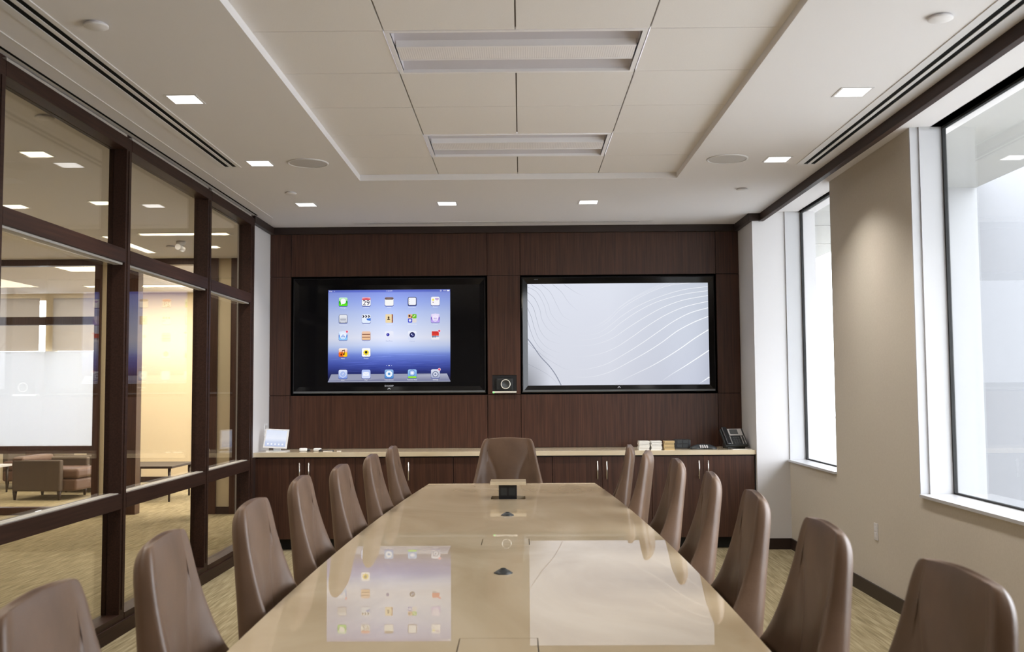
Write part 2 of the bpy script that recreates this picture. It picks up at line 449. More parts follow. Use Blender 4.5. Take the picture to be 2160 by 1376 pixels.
MB().box(-1.43,1.43,-.07,-.012,-.005,0).box(-1.43,1.43,.012,.05,-.005,0).box(-1.43,-1.30,-.012,.012,-.005,0).box(1.30,1.43,-.012,.012,-.005,0).build('frame', 'trim_white', r)
MB().box(-1.3,1.3,-.012,.012,-.0016,-.0004).build('slot', 'gap_black', r)
# ceiling bead and shadow gap by the glass wall
struct(MB().box(-2.302,-2.29,-3,9.2,ZC-.004,ZC).build('trim_1', 'trim_white'))
struct(MB().box(-2.405,-2.392,-3,9.05,ZC-.003,ZC).build('trim_2', 'gap_black'))

# ------------------------------------------------------------------ back wall: wood panels
cx_ = [WX0, -2.254, -.327, -.002, 1.913, WX1]; rz_ = [.893, 1.409, 2.574, 2.995]
w = MB(); g = .0025
for i, (a, b) in enumerate(zip(cx_, cx_[1:])):
    for j, (p, q) in enumerate(zip(rz_, rz_[1:])):
        if j == 1 and i in (1, 3): continue
        if j == 1 and i == 2:     # niche for the camera
            nx0, nx1, nz0, nz1 = -.281, -.043, 1.418, 1.598
            w.box(a+g, nx0, YB, YB+.03, p+g, q-g); w.box(nx1, b-g, YB, YB+.03, p+g, q-g)
            w.box(nx0, nx1, YB, YB+.03, p+g, nz0); w.box(nx0, nx1, YB, YB+.03, nz1, q-g); continue
        w.box(a+g, b-g, YB, YB+.03, p+g, q-g)
struct(w.build('wall_back', 'wood'))
w = MB()
# openings backed deep, jambs, carcass behind panels
w.box(WX0-.3, WX1+.3, YB+.2, YB+.3, 0, ZC)
for a, b in ((WX0, -2.254), (-.327, -.002), (1.913, WX1)): w.box(a, b, YB+.03, YB+.05, .8, 3.06)
w.box(WX0, WX1, YB+.03, YB+.05, 2.574, 3.06); w.box(WX0, WX1, YB+.03, YB+.05, .8, 1.409)
struct(w.build('wall_back_core', 'gap_black'))
# crown along the back and the two returns
w = MB(); w.box(WX0, WX1, YB-.04, YB+.03, 2.993, ZC); w.box(WX0, WX0+.045, 9.06, YB-.04, 2.993, ZC); w.box(WX1-.045, WX1, 9.2, YB-.04, 2.993, ZC)
w.box(WX1-.045, 2.205, 9.155, 9.2, 2.993, ZC)
struct(w.build('trim_3', 'wood_dark', bevel=.003))
struct(MB().box(2.200, 2.245, -3, 9.2, 2.990, ZC).build('trim_4', 'wood_rail', bevel=.003))

# ------------------------------------------------------------------ side returns
struct(MB().box(WX0-.12, WX0, 9.07, YB+.2, 0, ZC).build('wall_left_return', 'wall_white'))
struct(MB().box(-2.46,-2.44,9.065,9.235,0,.850).build('trim_7', 'wood_dark'))
struct(MB().box(WX1, 2.72, 9.2, YB+.2, 0, 3.3).build('wall_right_return', 'wall_white'))

# ------------------------------------------------------------------ right wall with two windows
ZS, ZH = .80, 3.078
w = MB()
w.box(XR, XR+.20, 6.212, 7.84, 0, 3.3)            # pier between windows
w.box(XR, XR+.20, 7.84, 9.2, 0, ZS-.012); w.box(XR, XR+.20, 1.8, 6.212, 0, ZS-.012)
w.box(XR, XR+.20, -3, 1.8, 0, 3.3)
w.box(XR+.12, XR+.20, 7.84, 9.2, ZH, 3.3); w.box(XR+.12, XR+.20, 1.8, 6.212, ZH, 3.3)
struct(w.build('wall_right', 'wall_beige'))
# white jamb linings
w = MB(); w.box(XR-.004, XR+.20, 6.200, 6.212, ZS, ZH); w.box(XR+.05, XR+.20, 6.188, 6.200, ZS, ZH); w.box(XR-.004, XR+.2, 1.8, 1.812, ZS, ZH)
w.box(XR-.001, XR+.16, 9.188, 9.2, ZS, ZH); w.box(XR+.001, XR+.14, 7.84, 7.85, ZS, ZH)
struct(w.build('trim_5', 'jamb_white'))
def window(n, y0, y1, xg):
    f = MB(); t = .016
    f.box(xg, xg+.022, y0, y1, ZS, ZS+t); f.box(xg, xg+.022, y0, y1, ZH-t, ZH)
    f.box(xg, xg+.022, y0, y0+t, ZS+t, ZH-t); f.box(xg, xg+.022, y1-t, y1, ZS+t, ZH-t)
    o = struct(f.build('window_%d' % n, 'black_matte'))
    MB().box(xg+.008, xg+.014, y0+t, y1-t, ZS+t, ZH-t).build('window_pane', 'window_glass', o)
    MB().box(XR-.02, xg, y0, y1, ZS-.012, ZS+.006).build('window_sill', 'sill_metal', o)
    add_area('daylight_portal', (xg+.12, (y0+y1)/2, (ZS+ZH)/2), ZH-ZS, y1-y0, 1, (1,1,1), rot=(0, PI/2, 0), portal=True)
window(1, 7.85, 9.188, 2.58)
window(2, 1.812, 6.188, 2.63)
# baseboards
w = MB(); w.box(XR-.014, XR, -3, 9.2, 0, .098)
struct(w.build('baseboard_right', 'wood_dark', bevel=.002))
struct(MB().box(WX1+.01, XR-.014, 9.186, 9.2, 0, .098).build('baseboard_return', 'wood_dark', bevel=.002))

# walls behind the viewer
struct(MB().box(XL-.1, XR+.3, -3.1, -3, 0, ZC).build('wall_front', 'wall_beige'))

# ------------------------------------------------------------------ glazed left wall
PO = [(-3.0,-2.93), (-1.4,-1.33), (.09,.16), (1.59,1.66), (3.09,3.16), (4.56,4.63), (6.085,6.165), (7.70,7.79), (8.94,9.06)]
w = MB()
for a, b in PO:
    w.box(-2.53, XL, a, b, 0, 3.03)
    w.box(XL, XL+.006, (a+b)/2-.012, (a+b)/2+.02, .15, 2.95)      # proud bead on the post face
for (a0, a1), (b0, b1) in zip(PO, PO[1:]):
    for z0, z1 in ((0.,.125), (.755,.845), (2.25,2.335), (2.955,3.03)):
        w.box(-2.53, XL+.002, a1, b0, z0, z1)
w.box(XL, XL+.012, -3, 9.06, 0, .085)
w.box(-2.53, XL-.02, -3, 9.06, 3.03, ZC)
struct(w.build('wall_left', ['wood_rail'], bevel=.002))
st = MB()
for (a0, a1), (b0, b1) in zip(PO, PO[1:]):                        # pale glazing stops on the rails
    for z0, z1 in ((.845,.850), (2.238,2.25)): st.box(-2.490, -2.462, a1, b0, z0, z1); st.box(-2.456, -2.436, a1, b0, z0, z1)
    st.box(-2.45,-2.42, a1, b0, 3.03, 3.045)
struct(st.build('trim_6', 'stop_metal'))
n = 3
for (a0, a1), (b0, b1) in zip(PO[3:], PO[4:]):
    for z0, z1 in ((.125,.755), (.85,2.238), (2.335,2.955)):
        struct(MB().box(XG-.003, XG+.003, a1, b0, z0, z1).build('window_%d' % n, 'glass')); n += 1

# ------------------------------------------------------------------ lobby
w = MB(); Y0 = 12.0
w.box(-5.049, -4.751, Y0+.02, Y0+.12, 0, ZC); w.box(-3.642, -3.482, Y0+.02, Y0+.12, 0, ZC); w.box(-2.55, XR+.2, Y0+.02, Y0+.12, 0, ZC)
struct(w.build('wall_lobby', 'cream'))
struct(MB().box(-12.1, -12, -3, 17, 0, ZC).build('wall_lobby_side', 'cream'))
struct(MB().box(-12,-9,16.2,16.3,0,ZC).box(-6.75,-4.9,16.2,16.3,0,ZC).box(-4.2,XR,16.2,16.3,0,ZC).box(-4.9,-4.2,16.2,16.3,0,.3).box(-4.9,-4.2,16.2,16.3,2.9,ZC).box(-9,-6.75,16.2,16.3,0,.5).box(-9,-6.75,16.2,16.3,2.95,ZC).box(-7.72,-7.56,16.2,16.3,2.1,2.95).build('wall_lobby_back', 'cream'))  # narrow opening in line with the glass door added so bright sky shows through
struct(MB().box(-12, -2.53, -3.1, -3, 0, ZC).build('wall_lobby_front', 'cream'))
struct(MB().box(-7.6, XR, 16.185, 16.2, 0, .09).build('baseboard_lobby_back', 'wood_dark'))
struct(MB().box(-3.642, -3.482, Y0, Y0+.02, 0, .085).box(-5.049,-4.751,Y0,Y0+.02,0,.085).build('baseboard_lobby', 'wood_dark'))
# framed openings in the lobby wall
w = MB()
for x0, x1 in ((-5.129,-5.049), (-6.9,-6.82), (-9.,-8.92)): w.box(x0, x1, Y0-.01, Y0+.14, 0, ZC) if x0 > -6 else None
for z0, z1 in ((2.985,ZC), (2.27,2.365), (.728,.815), (0,.087)): w.box(-12, -5.129, Y0, Y0+.12, z0, z1)
struct(w.build('window_20', 'wood'))
o = MB(); o.box(-12,-5.129,Y0+.05,Y0+.056,.087,.728); o.box(-12,-5.129,Y0+.05,Y0+.056,.815,2.27); o.box(-12,-5.129,Y0+.05,Y0+.056,2.365,2.985)
struct(o.build('window_21', 'glass'))

w = MB(); w.box(-4.751,-4.602,Y0-.01,Y0+.14,0,ZC); w.box(-3.739,-3.642,Y0-.01,Y0+.14,0,ZC); w.box(-4.602,-3.739,Y0-.01,Y0+.14,2.985,ZC)
struct(w.build('door_1', 'wood'))
d = empty('door_2', (-3.0, Y0+.07, 0)); struct(d)
m = MB(); m.box(-.482,-.408,-.08,.07,0,ZC); m.box(.40,.45,-.08,.07,0,ZC); m.box(-.408,.40,-.08,.07,2.985,ZC); m.box(-.408,.40,-.03,.03,2.26,2.36); m.box(-.408,.40,-.03,.03,0,.09)
m.build('door_frame', 'wood', d)
MB().box(-.408,.40,-.004,.004,.09,2.26).box(-.408,.40,-.004,.004,2.36,2.985).build('door_glass', 'glass', d)
MB().cyl((-.383,-.075,.11), .012, 2.46, 14).build('door_handle', 'steel', d)
# roller shades on the far windows of the side room
struct(MB().box(-9.1,-7.80,16.15,16.155,2.12,2.98).box(-7.58,-6.7,16.15,16.155,2.12,2.98).build('window_22', 'roller_shade'))
struct(MB().box(-9.1,-6.84,16.12,16.125,.53,2.115).build('window_23', 'frosted'))

def lobby_light(x0, x1, y0, y1, lb, m='lamp_lobby', power=30, name='linear_ceiling_light'):
    r = empty(name, ((x0+x1)/2,(y0+y1)/2,ZC)); tag(r, lb, 'ceiling light')
    a, b = (x1-x0)/2, (y1-y0)/2
    MB().box(-a,a,-b,b,-.004,-.001).build('diffuser', m, r)
    k = MB()
    for q in ((-a-.008,a+.008,-b-.008,-b),(-a-.008,a+.008,b,b+.008),(-a-.008,-a,-b,b),(a,a+.008,-b,b)): k.box(*q,-.005,0)
    k.build('trim_ring', 'trim_white', r)
    if power: add_area('lobby_beam', ((x0+x1)/2,(y0+y1)/2,ZC-.01), x1-x0, y1-y0, power, (1,.90,.73))
lobby_light(-3.32,-3.16,6.54,6.70, 'warm square downlight on the lobby ceiling behind the nearest upper pane', 'lamp_warm', 9, 'lobby_downlight')
lobby_light(-4.41,-4.25,8.42,8.58, 'warm square downlight on the lobby ceiling low in the nearest upper pane', 'lamp_warm', 9, 'lobby_downlight')
lobby_light(-3.62,-3.46,8.30,8.46, 'warm square lobby downlight half hidden by the first wooden post', 'lamp_warm', 9, 'lobby_downlight')
lobby_light(-3.50,-3.34,10.93,11.09, 'warm square lobby downlight behind the second wooden post', 'lamp_lobby', 9, 'lobby_downlight')
lobby_light(-3.86,-2.97,10.03,10.16, 'long glowing strip light running across the lobby ceiling', 'lamp_lobby', 16)
lobby_light(-4.30,-4.20,10.2,11.46, 'glowing strip light running away from view on the lobby ceiling', 'lamp_lobby', 16)
lobby_light(-5.95,-5.0,12.66,13.2, 'wide glowing panel light in the side room behind the lobby wall', 'lamp_lobby', 45, 'panel_ceiling_light')
lobby_light(-6.6,-4.0,15.0,15.25, 'glowing linear light washing the cream wall of the side room', 'lamp_lobby', 140)
lobby_light(-8.5,-7.4,13.4,13.9, 'panel light over the armchairs of the side room', 'lamp_lobby', 45, 'panel_ceiling_light')
lobby_light(-3.2,-2.0,13.4,14.2, 'unseen panel light added to brighten the room behind the glass door with the long handle', 'lamp_white', 260, 'panel_ceiling_light')  # unseen lamp, added so the strip behind the door glass looks bright
lobby_light(-7.5,-6.3,4.5,5.7, 'panel light on the lobby ceiling left of the frame', 'lamp_lobby', 65, 'panel_ceiling_light')
lobby_light(-8.5,-7.3,9.0,10.2, 'panel light deep in the lobby ceiling left of the frame', 'lamp_lobby', 65, 'panel_ceiling_light')
# security camera on the lobby ceiling
r = empty('security_camera', (-3.62,10.6,ZC)); tag(r, 'small white security camera on the lobby ceiling beside the strip light', 'camera')
MB().lathe([(.05,0),(.05,-.03),(.03,-.05)], (0,0,0), 20).build('mount', 'trim_grey', r)
MB().cyl((.0,-.1,-.075), .03, .16, 16, axis='y').build('camera_body', 'trim_white', r)

# lounge furniture in the side room
def armchair(loc, rz, lb):
    r = empty('lounge_armchair', loc, rz); tag(r, lb, 'armchair', 'brown lounge armchairs in the side room')
    # local: faces +x, origin at floor under the middle
    for sy in (-1, 1):
        m = MB(); y0, y1 = (sy*.40, sy*.31) if sy < 0 else (.31, .40)
        m.prism([(-.42, y0), (.26, y0), (.26, y1), (-.42, y1)], .12, .54).build('arm', 'lobby_fabric', r, bevel=.02)
    MB().box(-.44,-.27,-.39,.39,.12,.585).build('backrest', 'lobby_leather', r, bevel=.04, seg=3)
    MB().box(-.27,.44,-.305,.305,.12,.28).build('seat_base', 'lobby_leather', r, bevel=.03, seg=3)
    MB().box(-.27,.46,-.305,.305,.285,.42).build('seat_cushion', 'lobby_leather', r, bevel=.04, seg=3)
    for x, y in ((-.38,-.34),(-.38,.34),(.22,-.34),(.22,.34)):
        b = bmesh.new(); s = MB(); s.bm.free(); s.bm = b
        s.cyl((x-.03 if x < 0 else x, y, 0), .016, .12, 12, r2=.032); s.build('leg', 'wood_dark', r)
armchair((-6.45, 13.98, 0), -.08, 'brown lounge armchair seen side-on under the frosted pane in the side room')
armchair((-6.40, 15.0, 0), PI*.98, 'brown lounge armchair mostly hidden behind the lobby wall post, beside the low table')
armchair((-7.5, 15.55, 0), -PI/2, 'brown lounge armchair against the far wall behind the front armchair')
def low_table(x0, x1, y0, y1, h, lb, m='wood_dark', leg=.022):
    r = empty('low_table', ((x0+x1)/2,(y0+y1)/2,0)); tag(r, lb, 'table'); a, b = (x1-x0)/2, (y1-y0)/2
    MB().box(-a,a,-b,b,h-.03,h).build('table_top', m, r, bevel=.003)
    for sx in (-1,1):
        for sy in (-1,1):
            MB().cyl((sx*(a-.05), sy*(b-.05), 0), leg*.6, h-.03, 10, r2=leg).build('leg', 'wood_dark', r)
low_table(-5.42,-4.62,13.3,14.2,.47, 'dark low table in front of the cream wall beyond the doorway')
low_table(-8.5,-7.5,14.35,14.8,.41, 'side table with pale top and tapered legs at the left edge', 'trim_white')

# ------------------------------------------------------------------ credenza
CX0, CX1 = -2.444, 2.13
ux = [CX0-.010, -1.528, -.626, .280, 1.188, CX1]
labs = ['leftmost dark wood two-door cabinet of the credenza, by the glass wall', 'second dark wood cabinet from the left behind the left row of chairs',
        'middle dark wood cabinet behind the head chair', 'fourth dark wood cabinet from the left, right of the head chair', 'rightmost dark wood two-door cabinet of the credenza, by the white return wall']
for (a, b), lb in zip(zip(ux, ux[1:]), labs):
    cxm = (a+b)/2; r = empty('cabinet', (cxm, 9.5, 0)); tag(r, lb, 'cabinet', 'credenza cabinets under the pale worktop'); hw = (b-a)/2
    MB().box(-hw+.001,hw-.001,-.235,.28,.10,.849).build('body', 'wood_dark', r)
    MB().box(-hw+.001,hw-.001,-.17,.28,0,.10).build('toe_kick', 'black_matte', r)
    for s in (-1, 1):
        x0, x1 = (-hw+.0025, -.0015) if s < 0 else (.0015, hw-.0025)
        d = MB().box(x0,x1,-.257,-.2355,.105,.840).build('door', 'wood', r, bevel=.0012)
        hx = s*.042
        k = MB(); k.cyl((hx,-.285,.635), .0055, .165, 12); k.cyl((hx,-.286,.66), .004, .029, 8, axis='y'); k.cyl((hx,-.286,.78), .004, .029, 8, axis='y')
        k.build('handle', 'steel', d)
wt = MB().box(-2.458, 2.138, YF, YB-.001, .851, .893).build('worktop', 'counter_stone', bevel=.002)
tag(wt, 'long cream stone worktop on the dark credenza under the screens', 'worktop')

# ------------------------------------------------------------------ televisions
def tv(name, cx, lb):
    r = empty(name, (cx, YB+.02, 1.992)); tag(r, lb, 'television', 'large wall televisions in the wood wall')
    m = MB(); W, H, w_, h_ = .945, .568, .8855, .498
    zt, zb = .022, -.036
    m.box(-W, W, .03, .10, -H, H)
    # bezel ring with its front face tilted in a little
    def ring(o, i, y0, y1):
        O = [m.bm.verts.new((x, y0, z)) for x, z in ((-o[0],o[2]),(o[0],o[2]),(o[0],o[1]),(-o[0],o[1]))]
        I = [m.bm.verts.new((x, y1, z)) for x, z in ((-i[0],i[2]),(i[0],i[2]),(i[0],i[1]),(-i[0],i[1]))]
        for k in range(4): m.bm.faces.new((O[k], O[(k+1)%4], I[(k+1)%4], I[k]))
    ring((W,-H,H), (W,-H,H), .03, -.008); ring((W,-H,H), (W-.012,-H+.012,H-.012), -.008, -.014)
    ring((W-.012,-H+.012,H-.012), (w_,-h_,h_), -.014, -.004)
    m.build('bezel', 'black_gloss', r)
    MB().box(-W+.01, W-.01, -.019, -.013, -H+.008, -H+.026).build('speaker_bar', 'dark_grey', r, bevel=.002)
    a = Art(.5,.1)
    a.text('SHARP', .25, .03, .022, (200,200,205), 1, sx=1.35)
    a.line([(.237,.062),(.25,.049),(.263,.062)], .004, (235,235,238), 1)
    a.build('maker_logo', 'display', r, (0,-.0205,-.513))
    return r
TL = tv('television', -1.288, 'left wall television mirroring a tablet home screen of app icons')
TR = tv('television', .9535, 'right wall television showing a pale grey wallpaper of flowing wavy lines')

# left display ------------------------------------------------
MB().box(-.886,.886,-.003,.0,-.498,.498).build('screen_glass', 'black_gloss', TL)
IW, IH = 1.199, .914
a = Art(IW, IH)
stops = [(0,(108,124,214)),(.025,(84,100,205)),(.03,(140,158,236)),(.12,(158,178,246)),(.25,(190,206,250)),(.4,(215,225,253)),(.52,(232,236,254)),(.60,(205,218,252)),(.66,(165,186,244)),(.70,(120,142,224)),(.78,(80,98,190)),(.85,(55,68,150)),(.92,(34,40,95)),(1.,(14,16,34))]
a.grid(0,0,IW,IH,12,60, lambda x,y: tuple(v*(1-.10*abs(x/IW-.5)*2) for v in lerp_stops(stops, y/IH)), 0)
for k in range(90):
    v = .68+.24*random.random(); x = random.random()*IW*.9; L_ = .05+.2*random.random(); c0 = lerp_stops(stops, v); d_ = random.choice((-14,10,16))
    a.line([(x, v*IH), (x+L_/2, v*IH+.0015), (min(IW, x+L_), v*IH)], lambda t: .0008+.003*math.sin(PI*t), tuple(max(0,min(255,q+d_)) for q in c0), 1)
WHT = (250,250,255)
a.text('iPad', .008, .0125, .017, WHT, 2, 'LEFT', 1.1); a.disc(.060,.017,.0075,WHT,2,8,-PI*.8,-PI*.2)
a.text('11:54 AM', IW/2, .0125, .016, WHT, 2); a.text('100%', IW-.055, .0125, .016, WHT, 2); a.rrect(IW-.032,.006,IW-.006,.019,.003,WHT,2); a.ring(IW-.092,.012,.006,.003,WHT,2)
# dock
a.poly([(.034,.905*IH),(IW-.034,.905*IH),(IW,.985*IH),(0,.985*IH)], lambda x,y: (176,180,200) if y < .93*IH else (112,116,150), 2)
a.poly([(.034,.905*IH),(.97*IW,.905*IH),(.70*IW,.925*IH),(.35*IW,.965*IH),(.01,.975*IH)], (150,154,178), 3)
a.rect(0,.983*IH,IW,.99*IH,(170,174,190),3)
S = .0425
us = [.123,.312,.5,.689,.878]; vs_ = [.127,.311,.493,.673,.905]
def base(cx, cy, c0, c1=None, sh=True):
    if sh: a.rrect(cx-S-.002,cy-S+.006,cx+S+.002,cy+S+.007,.014,(130,140,190) if cy < .6*IH and cy > .2*IH else (85,95,165),4)
    f = c0 if c1 is None else (lambda x,y: tuple(p+(q-p)*min(1,max(0,(y-cy+S)/(2*S))) for p,q in zip(c0,c1)))
    a.rrect(cx-S,cy-S,cx+S,cy+S,.014,f,5)
def label(cx, cy, t, c=(245,247,255)): a.text(t, cx, cy+S+.016, .0155, c, 6, sx=1.1)
def badge(cx, cy, n): a.disc(cx+S*.9,cy-S*.95,.014,(250,235,245),8); a.disc(cx+S*.9,cy-S*.95,.011,(225,70,110),9); a.text(n,cx+S*.9,cy-S*.95,.014,WHT,10)
P = [(u*IW, v*IH) for v in vs_ for u in us]
# row 1: messages, calendar, notes, reminders, board
x,y = P[0]; base(x,y,(205,240,215),(70,200,20)); a.rrect(x-S,y-.01,x+S,y+S,.012,lambda X,Y:(30,150,50) if Y<y+.01 else (90,225,30),6); a.disc(x,y-.004,.027,(248,250,250),7); a.poly([(x-.02,y+.008),(x-.004,y+.02),(x-.022,y+.03)],(248,250,250),7); label(x,y,'Messages')
x,y = P[1]; base(x,y,(252,252,253)); a.rrect(x-S,y-S,x+S,y-.015,.012,lambda X,Y:(245,190,200) if Y<y-.03 else (215,70,85),6); a.text('29',x,y+.014,.072,(45,42,80),7); label(x,y,'Calendar')
x,y = P[2]; base(x,y,(248,248,246)); a.rrect(x-S,y-S,x+S,y-.018,.012,lambda X,Y:(135,115,115) if Y<y-.03 else (80,60,55),6); label(x,y,'Notes')
x,y = P[3]; base(x,y,(60,68,110),(48,54,90)); a.rrect(x-S+.006,y-S+.006,x+S-.006,y+S-.007,.010,(243,245,252),6); [a.disc(x-.026,y-.02+k*.02,.003,(130,130,150),7,8) for k in range(3)]; label(x,y,'Reminders')
x,y = P[4]; base(x,y,(248,246,250)); a.disc(x-.021,y-.014,.011,(245,232,90),6); a.poly([(x+.0,y-.028),(x+.034,y-.028),(x+.030,y-.014),(x+.017,y-.008),(x+.003,y-.014)],(120,90,190),6); a.poly([(x+.005,y-.024),(x+.029,y-.024),(x+.025,y-.015),(x+.017,y-.012),(x+.008,y-.015)],(225,190,225),7); a.poly([(x-.028,y+.008),(x-.014,y+.008),(x-.021,y+.018)],(120,70,90),6); label(x,y,'Photos')
# row 2
x,y = P[5]; base(x,y,(120,125,145)); a.rrect(x-S+.005,y-S+.005,x+S-.005,y+S-.005,.010,lambda X,Y:(236,238,244) if Y<y else (212,215,224),6); a.poly([(x-.03,y-.002),(x+.03,y-.002),(x+.024,y+.024),(x-.024,y+.024)],lambda X,Y:(165,168,182) if Y<y+.01 else (205,208,218),7); a.disc(x-.027,y+.032,.004,(100,104,120),8,8); a.disc(x+.027,y+.032,.004,(100,104,120),8,8); label(x,y,'Newsstand',(235,240,255))
x,y = P[6]; base(x,y,(235,242,255),(225,238,255)); a.poly([(x-S+.004,y-S+.01),(x+S-.004,y-S+.01),(x+S-.004,y-.01),(x-S+.004,y-.01)],(240,242,250),6)
for k in range(3): a.poly([(x-.040+k*.027,y-.034),(x-.026+k*.027,y-.034),(x-.015+k*.027,y-.022),(x-.026+k*.027,y-.010),(x-.040+k*.027,y-.010),(x-.029+k*.027,y-.022)],(28,30,55),7)
a.poly([(x,y),(x+S,y-.006),(x+S,y+.022),(x+.012,y+.016)],(60,120,220),6); label(x,y,'Videos',(235,240,255))
x,y = P[7]; a.rrect(x-.036,y-S,x+.038,y+S,.006,(150,100,60),5); a.rrect(x-.036,y-S,x+.026,y+S,.006,(238,216,170),6); a.disc(x-.005,y-.012,.009,(70,55,40),7,10); a.poly([(x-.02,y+.012),(x-.009,y-.003),(x-.001,y-.003),(x+.010,y+.012)],(70,55,40),7); [a.rect(x+.028,y-.034+k*.016,x+.037,y-.026+k*.016,((170,60,50),(90,50,90))[k%2],7) for k in range(5)]; label(x,y,'Contacts',(235,240,255))
x,y = P[8]; a.rrect(x-S,y-S,x,y,.010,(235,190,150),5); a.rect(x-.036,y-.034,x-.018,y-.014,(70,45,45),6); a.rect(x-.012,y-.022,x-.001,y-.004,(150,70,50),6); a.rrect(x,y-S,x+S,y,.010,(110,190,40),5); a.line([(x+.010,y-.012),(x+.030,y-.034)],.007,(225,245,200),6); a.rrect(x-S,y,x,y+S,.010,(75,85,205),5); a.disc(x-.022,y+.020,.012,(232,236,255),6); a.rrect(x,y,x+S,y+S,.010,(222,216,214),5); label(x,y,'Game Center',(235,240,255))
x,y = P[9]; base(x,y,(236,228,252),(150,115,215)); a.rrect(x-S,y-.014,x+S,y+S,.012,lambda X,Y:(110,70,190) if Y<y+.0 else (190,165,240),6); a.disc(x,y-.012,.034,(232,222,250),7); a.ring(x,y+.004,.026,.005,(250,246,255),8); a.text('itun',x,y+.002,.020,(105,80,180),9); label(x,y,'iTunes',(235,240,255))
# row 3
x,y = P[10]; base(x,y,(226,236,255),(120,185,245)); a.rrect(x-S,y-.014,x+S,y+S,.012,lambda X,Y:(70,110,210) if Y<y else (140,200,250),6); a.disc(x,y-.012,.034,(225,236,254),7); a.ring(x,y+.004,.026,.005,(250,252,255),8); a.line([(x-.014,y+.014),(x,y-.012),(x+.014,y+.014)],.005,(70,120,215),9); a.line([(x-.018,y+.006),(x+.018,y+.006)],.004,(70,120,215),9); badge(x,y,'1'); label(x,y,'App Store',(190,200,235))
x,y = P[11]; base(x,y,(238,200,178),(240,195,150)); [a.rect(x-S+.003,y-.016+k*.028,x+S-.003,y-.009+k*.028,(110,60,50),7) for k in range(2)]; a.rrect(x-S,y+S-.012,x+S,y+S,.008,(235,190,140),6); label(x,y,'iBooks',(190,200,235))
x,y = P[12]; base(x,y,(238,240,253),(226,230,250),False); a.disc(x-.012,y-.008,.016,(60,60,165),6); a.disc(x-.017,y-.012,.006,(120,120,210),7,10); label(x,y-.004,'FaceTime',(150,160,205))
x,y = P[13]; base(x,y,(240,243,254),(210,218,245),False); a.disc(x,y-.004,.027,(30,34,90),6,24); a.disc(x,y-.004,.014,(60,66,130),7); a.disc(x-.006,y-.010,.006,(215,220,250),8,10); a.disc(x+.006,y+.002,.006,(170,175,230),8,10); label(x,y,'Camera',(165,175,215))
x,y = P[14]; a.rrect(x-.038,y-S,x+.038,y+S,.006,(235,235,242),5); a.rect(x-.035,y-S+.004,x+.035,y+.006,lambda X,Y:(200,45,50) if Y<y-.02 else (228,70,55),6); a.rect(x-.035,y+.008,x+.035,y+.018,(150,165,200),6); [a.line([(x-.026+k*.012,y+.026),(x-.024+k*.012,y+.004)],.005,(45,45,60),7) for k in range(3)]; badge(x,y,''); label(x,y,'Photo Booth',(190,200,235))
# row 4
x,y = P[15]; base(x,y,(255,250,238),(235,90,25)); a.rrect(x,y-.004,x+S,y+S,.012,(250,200,30),6); a.rrect(x-S,y-.004,x+.004,y+S,.012,(238,110,35),6); a.line([(x-.012,y+.020),(x-.006,y-.022),(x+.016,y-.028),(x+.013,y+.014)],.005,(80,35,15),7); a.line([(x-.006,y-.018),(x+.016,y-.024)],.009,(80,35,15),7); a.disc(x-.017,y+.021,.009,(80,35,15),7,10); a.disc(x+.008,y+.016,.009,(80,35,15),7,10); label(x,y,'Music')
x,y = P[16]; base(x,y,(252,252,252))
for k in range(10): a.disc(x+.019*math.cos(k*PI/5),y+.002+.017*math.sin(k*PI/5),.010,(250,222,60),6,10)
a.disc(x,y-.001,.013,(45,45,40),7); a.line([(x,y+.012),(x,y+.034)],.003,(90,140,60),7); a.line([(x-.03,y+.022),(x-.02,y+.018)],.004,(220,110,90),7); a.line([(x+.02,y+.026),(x+.03,y+.024)],.004,(150,170,120),7); label(x,y,'Photos')
for k in range(3): a.disc(IW/2-.024+.024*k, .815*IH, .006 if k == 1 else .0045, WHT if k == 1 else (170,180,225), 5, 10)
# dock icons
x,y = P[20]; base(x,y,(225,232,250),(120,150,225)); a.disc(x,y,.031,(165,185,235),6,24); a.ring(x,y,.031,.004,(235,240,255),7); a.poly([(x+.018,y-.020),(x-.003,y+.004),(x-.006,y-.002)],(250,250,255),8); a.poly([(x-.018,y+.020),(x+.005,y-.002),(x-.003,y+.006)],(100,120,190),8); label(x,y,'Safari')
x,y = P[21]; base(x,y,(170,190,245),(215,225,252)); a.rrect(x-.029,y-.020,x+.029,y+.018,.004,(242,245,255),6); a.line([(x-.029,y-.018),(x,y+.004),(x+.029,y-.018)],.003,(190,205,245),7); label(x,y,'Mail')
x,y = P[22]; base(x,y,(150,190,235),(70,135,205)); a.disc(x,y,.029,(240,246,255),6,24); a.disc(x,y,.013,(80,150,215),7); [a.disc(x+.029*math.cos(k*PI/6),y+.029*math.sin(k*PI/6),.005,(240,246,255),6,8) for k in range(12)]; label(x,y,'Calendarium')
x,y = P[23]; base(x,y,(165,205,245),(95,155,225)); a.rrect(x-S,y+.024,x+S,y+S,.010,(150,225,50),6); a.disc(x,y-.008,.030,(60,110,190),6,24); a.disc(x,y-.008,.026,(170,195,240),7,24); a.rrect(x-.013,y-.020,x+.013,y+.004,.003,(245,248,255),8); label(x,y,'Remote Web')
